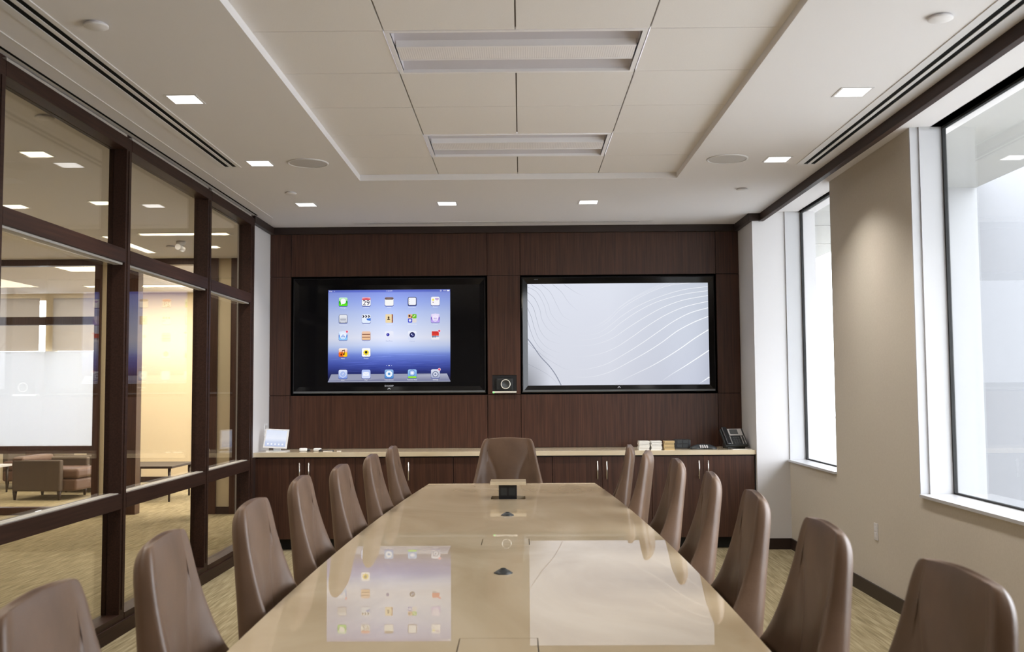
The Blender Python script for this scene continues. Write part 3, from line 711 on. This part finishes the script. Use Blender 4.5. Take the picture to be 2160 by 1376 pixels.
x,y = P[24]; base(x,y,(225,230,245),(165,172,200)); a.disc(x,y+.006,.030,(110,118,150),6,24); a.disc(x,y+.006,.022,(215,220,238),7,24); a.disc(x,y+.006,.010,(120,128,160),8); [a.poly([(x+.020*math.cos(k*PI/5-.15),y+.006+.020*math.sin(k*PI/5-.15)),(x+.034*math.cos(k*PI/5),y+.006+.034*math.sin(k*PI/5)),(x+.020*math.cos(k*PI/5+.15),y+.006+.020*math.sin(k*PI/5+.15))],(110,118,150),6) for k in range(10)]; badge(x,y,'1'); label(x,y,'Settings')
a.build('screen', 'display', TL, (-.002,-.0035,-.005))
# right display ------------------------------------------------
SW, SH = 1.771, .996
a = Art(SW, SH)
def Q(x, y): return ((x-268)/1432*SW, (y-150)/787*SH)
def bg(x, y):
    u, v = x/SW, y/SH
    top = (222,226,238); r_ = (196,203,216); br = (184,189,206); bl = (198,203,216)
    k = max(0, min(1, (u-.45)/.55)); m_ = max(0, min(1, (v-.1)/.9))
    t_ = tuple(p+(q-p)*k for p, q in zip(top, r_)); b_ = tuple(p+(q-p)*k for p, q in zip((214,217,228), br))
    cc = tuple(p+(q-p)*m_ for p, q in zip(t_, b_))
    if u < .12 and v > .6: cc = tuple(p*(1-.35*(1-u/.12)*(v-.6)/.4) for p in cc)
    return cc
a.grid(0,0,SW,SH,40,24,bg,0)
def cr(pts, n=10):
    out = []
    for i in range(len(pts)-1):
        p0, p1, p2, p3 = pts[max(i-1,0)], pts[i], pts[i+1], pts[min(i+2,len(pts)-1)]
        for k in range(n):
            t = k/n; out.append(tuple(.5*((2*b)+(-a_+c_)*t+(2*a_-5*b+4*c_-d_)*t*t+(-a_+3*b-3*c_+d_)*t**3) for a_,b,c_,d_ in zip(p0,p1,p2,p3)))
    return out+[pts[-1]]
REF = [[(1560,152),(1420,165),(1280,205),(1130,275),(1010,350),(930,425),(860,475),(780,508),(710,518)],
       [(1699,180),(1500,205),(1300,262),(1130,335),(1010,408),(930,470),(850,525),(760,550),(660,556)],
       [(1699,212),(1500,240),(1300,295),(1150,365),(1010,455),(920,525),(830,568),(740,585),(640,588)],
       [(1699,250),(1500,285),(1330,345),(1180,425),(1050,505),(950,570),(850,610),(750,630),(590,634)],
       [(1699,295),(1500,345),(1340,415),(1200,495),(1060,585),(940,640),(830,665),(730,676),(580,678)],
       [(1699,345),(1500,405),(1340,490),(1200,570),(1050,650),(920,695),(800,710),(700,714),(560,712)],
       [(1699,412),(1550,465),(1430,530),(1300,615),(1130,690),(980,738),(850,758),(740,762),(600,762)],
       [(1699,515),(1540,600),(1420,680),(1290,750),(1130,800),(980,822),(850,818),(720,816),(600,806)],
       [(1699,675),(1560,755),(1430,815),(1290,860),(1130,885),(960,885),(820,878),(700,872),(600,866)]]
REF[7] = [(1699,515),(1560,590),(1430,665),(1290,735),(1130,800),(980,850),(850,872),(730,876),(600,868)]
REF[6] = [(1699,412),(1550,468),(1430,535),(1300,620),(1130,710),(980,770),(850,805),(740,815),(600,812)]
REF[5] = [(1699,345),(1550,385),(1400,455),(1270,530),(1130,615),(980,690),(850,735),(740,755),(600,762)]
REF[4] = [(1699,295),(1520,335),(1370,395),(1230,475),(1090,570),(960,650),(840,695),(730,712),(580,714)]
REF[8] = [(1699,675),(1580,745),(1450,815),(1310,878),(1200,912),(1080,930),(1000,936)]
REF.append([(1699,675),(1600,738),(1500,800),(1390,865),(1290,934)]); REF[8] = [(1699,515),(1590,580),(1480,655),(1350,735),(1230,800),(1110,855),(1000,905),(900,934)]
REF[7] = [(1699,412),(1580,458),(1450,525),(1330,610),(1200,690),(1070,760),(930,830),(800,868),(700,876),(600,870)]
REF[6] = [(1699,345),(1560,383),(1430,445),(1300,530),(1180,610),(1040,695),(900,770),(780,805),(700,815),(600,810)]
REF.pop(5)
REF.append([(1699,880),(1660,905),(1610,936)])
for k, pts in enumerate(REF):
    q = cr([Q(*p) for p in pts]); wd = .0035+.0009*k
    a.line(q, lambda t, wd=wd: wd*(1-.5*t), lambda t, p, k=k: tuple(x+(y-x)*min(1, max(0,(1-t)*1.8)) for x, y in zip(bg(*p), (243,245,250))), 1)
for j in range(3):
    q = cr([Q(x+(-15+j*9)*(x < 1250), y-8-j*9) for x, y in REF[0]]); a.line(q, .002, lambda t, p: tuple(x+(y-x)*max(0,min(1,(1-t)*1.2)) for x, y in zip(bg(*p), (238,240,247))), 1)
DK = [[(268,215),(325,262),(365,345),(385,430),(440,510),(540,570)], [(268,270),(315,335),(343,430),(370,515),(430,585),(530,620)],
      [(268,335),(300,410),(325,500),(360,580),(430,650),(530,690)], [(268,425),(295,520),(330,600),(390,670),(520,745)],
      [(300,155),(375,205),(430,300),(460,390),(530,465),(620,500)], [(380,155),(450,215),(500,310),(550,400),(620,442)], [(268,172),(345,215),(400,310),(425,400),(490,490),(590,540)],
      [(470,155),(540,215),(600,300),(680,370)], [(560,155),(640,210),(720,250)], [(268,610),(330,660),(420,730),(540,800),(600,820)], [(268,770),(330,800),(420,850),(480,900),(500,936)]]
for k, pts in enumerate(DK):
    a.line(cr([Q(*p) for p in pts], 8), .0035, lambda t, p, k=k: tuple(x+(y-x)*(1-t)*(.8 if k < 4 else .5) for x, y in zip(bg(*p), (120,124,142))), 1)
a.line(cr([Q(*p) for p in [(268,575),(310,630),(370,715),(440,790),(490,860),(530,936)]], 8), .009, (140,145,162), 2)
a.build('screen', 'display', TR, (-.002,-.0035,0))
a = Art(.4,.05); a.text('AQUOS', 0, .02, .011, (120,122,126), 1, 'LEFT'); a.build('model_marking', 'display', TR, (-.62,-.0125,.535))

# ------------------------------------------------------------------ conference camera in its niche
r = empty('conference_camera', (-.162, YB+.012, 1.424)); tag(r, 'black video conference camera with round lens between the two televisions', 'camera')
MB().box(-.119,.119,-.006,.0,-.002,.172).build('niche_plate', 'black_satin', r)
MB().box(-.116,.116,-.06,-.006,.0,.018).build('base_bar', 'brass_ring', r, bevel=.002)
MB().box(-.085,.085,-.05,-.006,.02,.145).build('housing', 'black_matte', r, bevel=.02, seg=4)
lens = MB().lathe([(.047,-.005),(.047,-.035),(.040,-.040),(.036,-.03),(.0005,-.026)], (.012,-.03,.085), 32, axis='y').build('lens', 'charcoal', r)
MB().lathe([(.040,-.040),(.044,-.0425),(.047,-.040)], (.012,-.03,.085), 32, axis='y').build('lens_ring', 'brass_ring', lens)
MB().box(-.112,-.098,-.062,-.06,-.001,.010).build('status_light', 'green_led', r)

# ------------------------------------------------------------------ table
YN, YFAR, YM = .06, 7.70, 3.87
def tx(y):
    k = ((y-YM)/(YFAR-YM))**2; cx = -.072-.005*(y-YM)/4
    hw = .757-.126*k; return cx-hw, cx+hw
N_ = 26; ys = [YN+(YFAR-YN)*i/N_ for i in range(N_+1)]
outline = [(tx(y)[1], y) for y in ys]+[(tx(y)[0], y) for y in ys[::-1]]
holes = [(-.203,.022,6.60,6.80), (-.191,.034,4.68,4.87), (-.184,.044,2.75,2.95)]
table = empty('conference_table', (-.07, YM, 0)); tag(table, 'long boat-shaped conference table with glossy cream stone top', 'table')
def plate(outline, holes, z0, z1):
    m = MB(); bm = m.bm; E_ = []
    def loop(pts):
        vs = [bm.verts.new((x, y, z1)) for x, y in pts]
        for i in range(len(vs)): E_.append(bm.edges.new((vs[i], vs[(i+1)%len(vs)])))
    loop(outline)
    for x0,x1,y0,y1 in holes: loop([(x0,y0),(x0,y1),(x1,y1),(x1,y0)])
    bmesh.ops.triangle_fill(bm, edges=E_, use_beauty=True, use_dissolve=False)
    res = bmesh.ops.extrude_face_region(bm, geom=list(bm.faces))
    bmesh.ops.translate(bm, vec=(0,0,z0-z1), verts=[v for v in res['geom'] if isinstance(v, bmesh.types.BMVert)])
    return m
m = plate([(x+.07, y-YM) for x, y in outline], [(x0+.07,x1+.07,y0-YM,y1-YM) for x0,x1,y0,y1 in holes], .715, .745)
m.build('tabletop', 'table_stone', table)
m = MB(); m.prism([((x+.07)*.93, (y-YM)*.985) for x, y in outline], .66, .7145); m.build('apron', 'wood', table)
for y in (-2.7, 0, 2.7): MB().box(-.30,.30,y-.45,y+.45,0,.66).build('pedestal', 'wood', table, bevel=.01)
for (x0,x1,y0,y1) in holes[1:]:
    MB().box(x0+.073,x1+.067,y0-YM+.003,y1-YM-.003,.70,.7452).build('hatch_lid', 'table_stone', table, bevel=.001)
pm = MB().box(.07-.152,.07-.033,6.645-YM,6.765-YM,.70,.836).build('power_module', 'black_satin', table, bevel=.002)
MB().box(.07-.208,.07+.027,6.60-YM,6.80-YM,.836,.857).build('module_lid', 'counter_stone', pm, bevel=.0015)
MB().box(.07-.2,.07+.02,6.603-YM,6.797-YM,.69,.70).build('module_well', 'black_matte', table)
k = MB()
for i in range(2):
    k.box(.07-.14+i*.055,.07-.10+i*.055,6.6438-YM,6.645-YM,.765,.815)
k.build('socket', 'charcoal', pm)
def mic(x, y, lb):
    r = empty('table_microphone', (x,y,.745)); tag(r, lb, 'microphone', 'black microphones along the table centre')
    MB().lathe([(.037,0),(.037,.003),(.030,.008),(.016,.016),(.006,.0185),(.0005,.019)], (0,0,0), 6).build('microphone_body', 'charcoal', r)
    MB().lathe([(.012,.0175),(.009,.0205),(.0005,.021)], (0,0,0), 12).build('microphone_grille', 'black_matte', r)
mic(-.083, 5.757, 'small black hexagonal microphone on the table nearer the pop-up module')
mic(-.075, 3.969, 'small black hexagonal microphone on the table nearer the camera')

# ------------------------------------------------------------------ conference chairs
def chair_loop(z, t):
    """plan outline of the padded back at height z; local +y is the sitting direction"""
    w = min(.302, .212+.060*(max(0, 1.03-z)/.285)**1.15)
    D = .060+.040*(max(0, 1.0-z)/.27)**1.7 if z > .70 else .110+.30*((.70-z)/.28)**1.3
    T = .046
    D = max(D, T+.006)
    q = .070
    c = .085 if z < .76 else .085+.10*((z-.76)/.24)**1.3
    c = min(c, w-q+.01)
    sd = .009*min(1, max(0, (.98-z)/.10))
    yb = min(.075, .045*(1.07-z)/.35)
    half = [(0,-.014),(.45*w,-.012),(.8*w,-.004),(w-.018,.004),(w-.003,.022),(w,.45*D),(w-.003,.84*D),(w-.009,D-.003),(w-.022,D),(w-.042,D-.010),
            (w-q, T+(D-T)*.28),((c+w-q)/2+.012, T+.005),(c+.016,T+.004),(c,T+.004-sd),(c-.018,T+.006),(.5*c,T+.010),(0,T+.011)]
    pts = [(x, y+yb) for x, y in half]
    return pts+[(-x, y) for x, y in pts[-2:0:-1]]
def make_chair():
    r = empty('conference_chair', (0,0,0))
    zs = [.40,.46,.52,.58,.64,.70,.76,.82,.88,.94,.98,1.01,1.035,1.053,1.063,1.067]
    m = MB(); bm = m.bm; rows = []
    for z in zs:
        pts = chair_loop(min(z, 1.03), 0)
        k = max(0, (z-.985)/.082); ins = .040*(1-math.sqrt(max(0, 1-k*k)))          # rounded shoulders
        insx = .040*(1-math.sqrt(max(0, 1-k*k)))
        w = max(x for x, y in pts); ym = sum(y for x, y in pts)/len(pts)
        row = []
        for x, y in pts:
            crown = .010*(1-(x/w)**2)*max(0, (z-.98)/.087)
            row.append(bm.verts.new((x*(1-insx/w), -.285+ym+(y-ym)*(1-min(.72, ins/.045)), z-(0.0)+crown)))
        rows.append(row)
    n = len(rows[0])
    for A, B in zip(rows, rows[1:]):
        for i in range(n): bm.faces.new((A[i], A[(i+1)%n], B[(i+1)%n], B[i])).smooth = True
    # caps as strips across, mirrored indices
    for R_ in (rows[0], rows[-1]):
        for i in range(n//2):
            a_, b_, c_, d_ = R_[i], R_[i+1], R_[(n-i-1)%n], R_[(n-i)%n]
            vs = []
            for v in (a_, b_, c_, d_):
                if v not in vs: vs.append(v)
            if len(vs) >= 3:
                try: bm.faces.new(vs).smooth = True
                except ValueError: pass
    m.build('backrest', 'leather', r, subsurf=1, smooth=True)
    MB().box(-.235,.235,-.20,.25,.385,.475).build('seat', 'leather', r, bevel=.035, seg=4)
    MB().box(-.16,.16,-.20,.14,.355,.385).build('seat_plate', 'black_satin', r)
    MB().cyl((0,0,.085), .026, .27, 16).build('gas_column', 'steel', r)
    m = MB(); m.cyl((0,0,.07), .045, .05, 20)
    for k in range(5):
        a_ = 2*PI*k/5+.3; ca, sa = math.cos(a_), math.sin(a_)
        P_ = lambda d, s_, z: (ca*d-sa*s_, sa*d+ca*s_, z)
        v = [m.bm.verts.new(P_(*q)) for q in ((.03,-.024,.075),(.03,.024,.075),(.285,.016,.058),(.285,-.016,.058),(.03,-.024,.115),(.03,.024,.115),(.285,.016,.078),(.285,-.016,.078))]
        for q in ((3,2,1,0),(4,5,6,7),(0,1,5,4),(1,2,6,5),(2,3,7,6),(3,0,4,7)): m.bm.faces.new([v[i] for i in q])
    m.build('star_base', 'steel', r, bevel=.004)
    for k in range(5):
        a_ = 2*PI*k/5+.3
        cst = MB(); x, y = .27*math.cos(a_), .27*math.sin(a_)
        cst.cyl((x-.012,y,.027), .027, .024, 16, axis='x'); cst.cyl((x,y,.03), .008, .032, 8)
        cst.build('caster', 'black_satin', r)
    return r
proto = make_chair()
ordL = ['farthest', 'second farthest', 'third from the far end', 'middle one', 'third from the camera', 'second from the camera', 'nearest the camera']
LC = [(-.895,6.97,2), (-.91,6.10,1), (-.95,5.27,1), (-1.005,4.575,3), (-.965,3.61,2), (-.985,2.77,5), (-.96,2.0,4)]
RC = [(.745,6.97,-6), (.785,6.31,-11), (.855,5.55,-3), (.875,4.66,-5.6), (.875,3.80,-4.4), (.88,2.95,-2), (.945,2.20,1.5)]
txt = {'L': ['brown leather conference chair in the row on the glass-wall side, %s', 'brown leather conference chairs along the glass-wall side of the table'],
       'R': ['brown leather conference chair in the row on the window side, %s', 'brown leather conference chairs along the window side of the table']}
first = True
for side, LST in (('L', LC), ('R', RC)):
    for (x, y, ang), nm in zip(LST, ordL):
        o = proto if first else copy_tree(proto); first = False
        s = 1 if side == 'L' else -1
        rz = (-PI/2 if side == 'L' else PI/2)+math.radians(ang)
        d = .25; o.location = (x-d*math.sin(rz)*1.0, y+d*math.cos(rz), 0)
        o.rotation_euler = (0,0,rz)
        tag(o, txt[side][0] % nm, 'chair', txt[side][1])
o = copy_tree(proto); o.location = (-.112, 8.08-.25, 0); o.rotation_euler = (0,0,PI-.01)
tag(o, 'brown leather conference chair alone at the far head of the table', 'chair', 'brown leather conference chairs')

# ------------------------------------------------------------------ things on the worktop
ZW = .893
# tablet on stand
r = empty('tablet_on_stand', (-2.288, 9.42, ZW), math.radians(-6)); tag(r, 'white tablet propped on a white stand at the left end of the worktop', 'tablet')
MB().box(-.085,.105,-.07,.06,0,.008).build('stand_base', 'white_plastic', r, bevel=.003)
st_ = MB().box(-.035,.035,-.005,.012,.008,.10).build('stand_arm', 'white_plastic', r, bevel=.003)
tb = MB().box(-.115,.115,-.006,.004,0,.185).build('tablet_body', 'white_plastic', r, bevel=.004, seg=3)
tb.location = (-.01,-.035,.030); tb.rotation_euler = (-.28,.045,0)
a = Art(.20,.155)
a.grid(0,0,.20,.155,2,10, lambda x,y: lerp_stops([(0,(222,230,248)),(.55,(236,240,252)),(.75,(200,210,236)),(1,(190,200,230))], y/.155), 0)
for k in range(5): a.rrect(.022+.035*k,.125,.038+.035*k,.141,.003,(245,247,255),2)
a.build('tablet_screen', 'display', tb, (0,-.0068,.094))
def gadget(name, x, y, lb, parts, rz=0):
    r = empty(name, (x,y,ZW), rz); tag(r, lb, 'remote control' if 'remote' in name else name.replace('_',' '))
    for nm, m_, f in parts: f().build(nm, m_, r, bevel=.006 if 'charger' in name else .013, seg=4)
gadget('remote_puck', -2.03, 9.40, 'white and black rounded remote puck on the worktop, first right of the tablet', [('shell','white_plastic',lambda: MB().box(-.045,.03,-.035,.03,0,.032)), ('button_pad','black_satin',lambda: MB().box(.005,.058,-.03,.03,0,.026))], .2)
gadget('remote_puck', -1.90, 9.40, 'smaller white remote puck on the worktop, second right of the tablet', [('shell','white_plastic',lambda: MB().box(-.04,.03,-.03,.03,0,.030)), ('button_pad','black_satin',lambda: MB().box(.006,.035,-.03,.025,.0,.022))], -.1)
gadget('phone_charger', -1.80, 9.39, 'flat black charger pad on the worktop right of the white remotes', [('pad','black_satin',lambda: MB().box(-.05,.05,-.03,.03,0,.010)), ('edge','steel',lambda: MB().box(-.048,.04,-.038,-.030,0,.006))], .1)
o = MB().box(-.018,.018,-.015,.015,0,.004).build('paper_tag', 'paper', loc=(-1.70,9.38,ZW), bevel=.001); tag(o, 'tiny pale tag on the worktop right of the charger pad', 'tag')
# three stacks near the right end
for sx, nm, m_, lb, grp, cnt, hh in ((1.125,'notepad','paper','white notepad in the left stack of the three on the worktop','notepads in the left stack',8,.0105),
                              (1.237,'notepad','paper','white notepad in the middle stack of the three on the worktop','notepads in the middle stack',8,.0105),
                              (1.358,'coaster','cork','tan cork coaster in the stack right of the white notepads','coasters in the right stack',7,.0125)):
    for k in range(cnt):
        rr = random.Random(k+int(sx*100)); dx, dy = rr.uniform(-.003,.003), rr.uniform(-.003,.003)
        m = MB()
        if nm == 'notepad': m.box(-.048,.048,-.06,.06,0,hh*.78,0).box(-.046,.046,-.058,.058,hh*.78,hh,1); o = m.build(nm, ['paper','paper_edge'])
        else: m.box(-.047,.047,-.047,.047,0,hh*.74,0).box(-.045,.045,-.045,.045,hh*.74,hh,1); o = m.build(nm, ['cork','wood_dark'], bevel=.0005)
        o.location = (sx+dx, 9.32+dy, ZW+k*hh); tag(o, lb, nm, grp)
r = empty('desk_organizer', (1.51, 9.52, ZW)); tag(r, 'small black box on the worktop right of the cork coasters', 'organizer')
MB().box(-.075,.075,-.05,.05,0,.085).build('organizer_body', 'black_satin', r, bevel=.006)
for k in range(2):
    for j in range(2): MB().box(-.052+k*.055,-.008+k*.055,-.053,-.049,.012+j*.036,.040+j*.036).build('compartment', 'charcoal', r, bevel=.001)
r = empty('conference_phone', (1.69, 9.44, ZW)); tag(r, 'low black conference phone with keypad on the worktop beside the desk phone', 'phone')
pts = []
for k in range(36):
    a_ = 2*PI*k/36; R_ = .105+.035*math.cos(3*a_+PI/2); pts.append((R_*math.cos(a_), R_*math.sin(a_)*.85))
m = MB(); rows_ = []
for s_, z in ((1,0),(1.0,.010),(.85,.024),(.55,.038),(.3,.043)): rows_.append([m.bm.verts.new((x*s_, y*s_, z)) for x, y in pts])
for A, B in zip(rows_, rows_[1:]):
    for i in range(36): m.bm.faces.new((A[i],A[(i+1)%36],B[(i+1)%36],B[i])).smooth = True
m.bm.faces.new(rows_[-1]); m.bm.faces.new(rows_[0][::-1]); m.build('phone_body', 'charcoal', r)
kp = MB()
for i in range(4):
    for j in range(3): kp.box(-.036+i*.020,-.024+i*.020,-.085+j*.014,-.077+j*.014,.012+j*.007,.026+j*.0055)
kp.build('keypad', 'trim_grey', r)
# desk phone
r = empty('desk_phone', (1.985, 9.50, ZW), math.radians(14)); tag(r, 'black desk phone with handset and grey screen at the right end of the worktop', 'phone')
def slab(x0,x1,s0,s1,t0,t1):      # box in the tilted frame of the phone face
    an = math.radians(50); ca, sa = math.cos(an), math.sin(an)
    m = MB(); m.box(x0,x1,s0,s1,t0,t1)
    for v in m.bm.verts: y, z = v.co.y, v.co.z; v.co.y = y*ca-z*sa-.09; v.co.z = y*sa+z*ca+.022
    return m
slab(-.115,.115,0,.20,-.018,.012).build('phone_body', 'charcoal', r, bevel=.006, seg=3)
MB().box(-.08,.10,-.06,.05,0,.05).build('foot', 'black_satin', r, bevel=.004)
slab(-.045,.095,.115,.195,.012,.016).build('display_surround', 'trim_grey', r, bevel=.002)
slab(-.030,.050,.130,.185,.016,.0175).build('display_panel', 'dark_grey', r)
k = MB()
ks = []
for i in range(3):
    for j in range(4):
        q = slab(-.018+i*.024,-.002+i*.024,.022+j*.021,.035+j*.021,.012,.0155); me_ = bpy.data.meshes.new('k'); q.bm.to_mesh(me_); k.bm.from_mesh(me_); q.bm.free(); bpy.data.meshes.remove(me_)
k.build('keypad', 'dark_grey', r)
k = MB()
for j in range(6):
    for xx in (-.046,.066,.092):
        q = slab(xx,xx+.008,.02+j*.016,.031+j*.016,.012,.0145); me_ = bpy.data.meshes.new('k'); q.bm.to_mesh(me_); k.bm.from_mesh(me_); q.bm.free(); bpy.data.meshes.remove(me_)
k.build('line_button', 'trim_grey', r)
slab(-.108,-.058,.0,.205,.016,.040).build('handset', 'black_satin', r, bevel=.012, seg=4)
o = MB().box(-.09,.09,-.035,.035,0,.002).build('paper_sheet', 'paper', loc=(2.03,9.315,ZW)); o.rotation_euler = (0,0,.03); tag(o, 'pale paper sheet lying in front of the desk phone', 'paper')

# ------------------------------------------------------------------ outlets
r = empty('wall_outlet', (WX0, 9.66, 1.085)); tag(r, 'white outlet plate on the left return wall behind the tablet', 'outlet')
MB().box(0,.006,-.06,.06,-.058,.058).build('cover_plate', 'white_plastic', r, bevel=.002)
for s_ in (-1,1):
    for q in (-1,1): MB().box(.006,.008,s_*.028-.014,s_*.028+.014,q*.026-.017,q*.026+.017).build('socket', 'trim_grey', r)
r = empty('wall_outlet', (XR, 7.005, .465)); tag(r, 'pale outlet plate low on the beige wall between the windows', 'outlet')
MB().box(-.006,0,-.036,.036,-.058,.058).build('cover_plate', 'wall_white', r, bevel=.002)
for q in (-1,1): MB().box(-.008,-.006,-.017,.017,q*.022-.015,q*.022+.015).build('socket', 'trim_white', r)

# ------------------------------------------------------------------ outside
o = MB().box(2.75, 60, -40, 60, -.4, -.3).build('ground', 'concrete'); struct(o)
m = MB(); m.box(2.66, 4.35, -8, 22, 3.35, 3.5)
for y in (10.2, 11.7, 13.2, 14.9): m.box(2.66, 4.35, y, y+.015, 3.344, 3.35, 1)
struct(m.build('canopy', ['canopy','trim_grey']))
m = MB(); m.box(3.35, 4.355, 9.5, 9.7, -.3, 3.35, 1); m.box(4.355, 9.0, 9.5, 9.7, -.3, 7)
struct(m.build('wall_outside', ['cladding', 'cladding_pale']))

# ------------------------------------------------------------------ world, camera
w = bpy.data.worlds.new('world'); SC.world = w; w.use_nodes = True
bgn = w.node_tree.nodes['Background']; bgn.inputs[0].default_value = (.91,.95,1.0,1); bgn.inputs[1].default_value = 11.0

f, pi_, ya, ro = 2115.9, .0624, -.0087, -.0066
Rz = Matrix(((math.cos(ya),-math.sin(ya),0),(math.sin(ya),math.cos(ya),0),(0,0,1)))
Rx = Matrix(((1,0,0),(0,math.cos(pi_),math.sin(pi_)),(0,-math.sin(pi_),math.cos(pi_))))
Ri = Matrix(((math.cos(ro),0,math.sin(ro)),(0,1,0),(-math.sin(ro),0,math.cos(ro))))
R = Ri @ Rx @ Rz
right, fwd, up = R[0], R[1], R[2]
cd = bpy.data.cameras.new('camera'); cam = bpy.data.objects.new('camera', cd); COL.objects.link(cam)
M = Matrix.Identity(4)
for i in range(3): M[i][0] = right[i]; M[i][1] = up[i]; M[i][2] = -fwd[i]
M[2][3] = 1.465
cam.matrix_world = M
cd.sensor_width = 36; cd.lens = 36*f/2160; cd.clip_start = .05; cd.clip_end = 200
cd.dof.use_dof = True; cd.dof.focus_distance = 9.6; cd.dof.aperture_fstop = 5.6
SC.camera = cam
SC.view_settings.view_transform = 'Standard'; SC.view_settings.look = 'None'; SC.view_settings.exposure = 0; SC.view_settings.gamma = 1; SC.view_settings.use_curve_mapping = False
SC.cycles.max_bounces = 10; SC.cycles.diffuse_bounces = 5; SC.cycles.glossy_bounces = 5; SC.cycles.transparent_max_bounces = 16; SC.cycles.sample_clamp_indirect = 24
SC.cycles.use_denoising = True
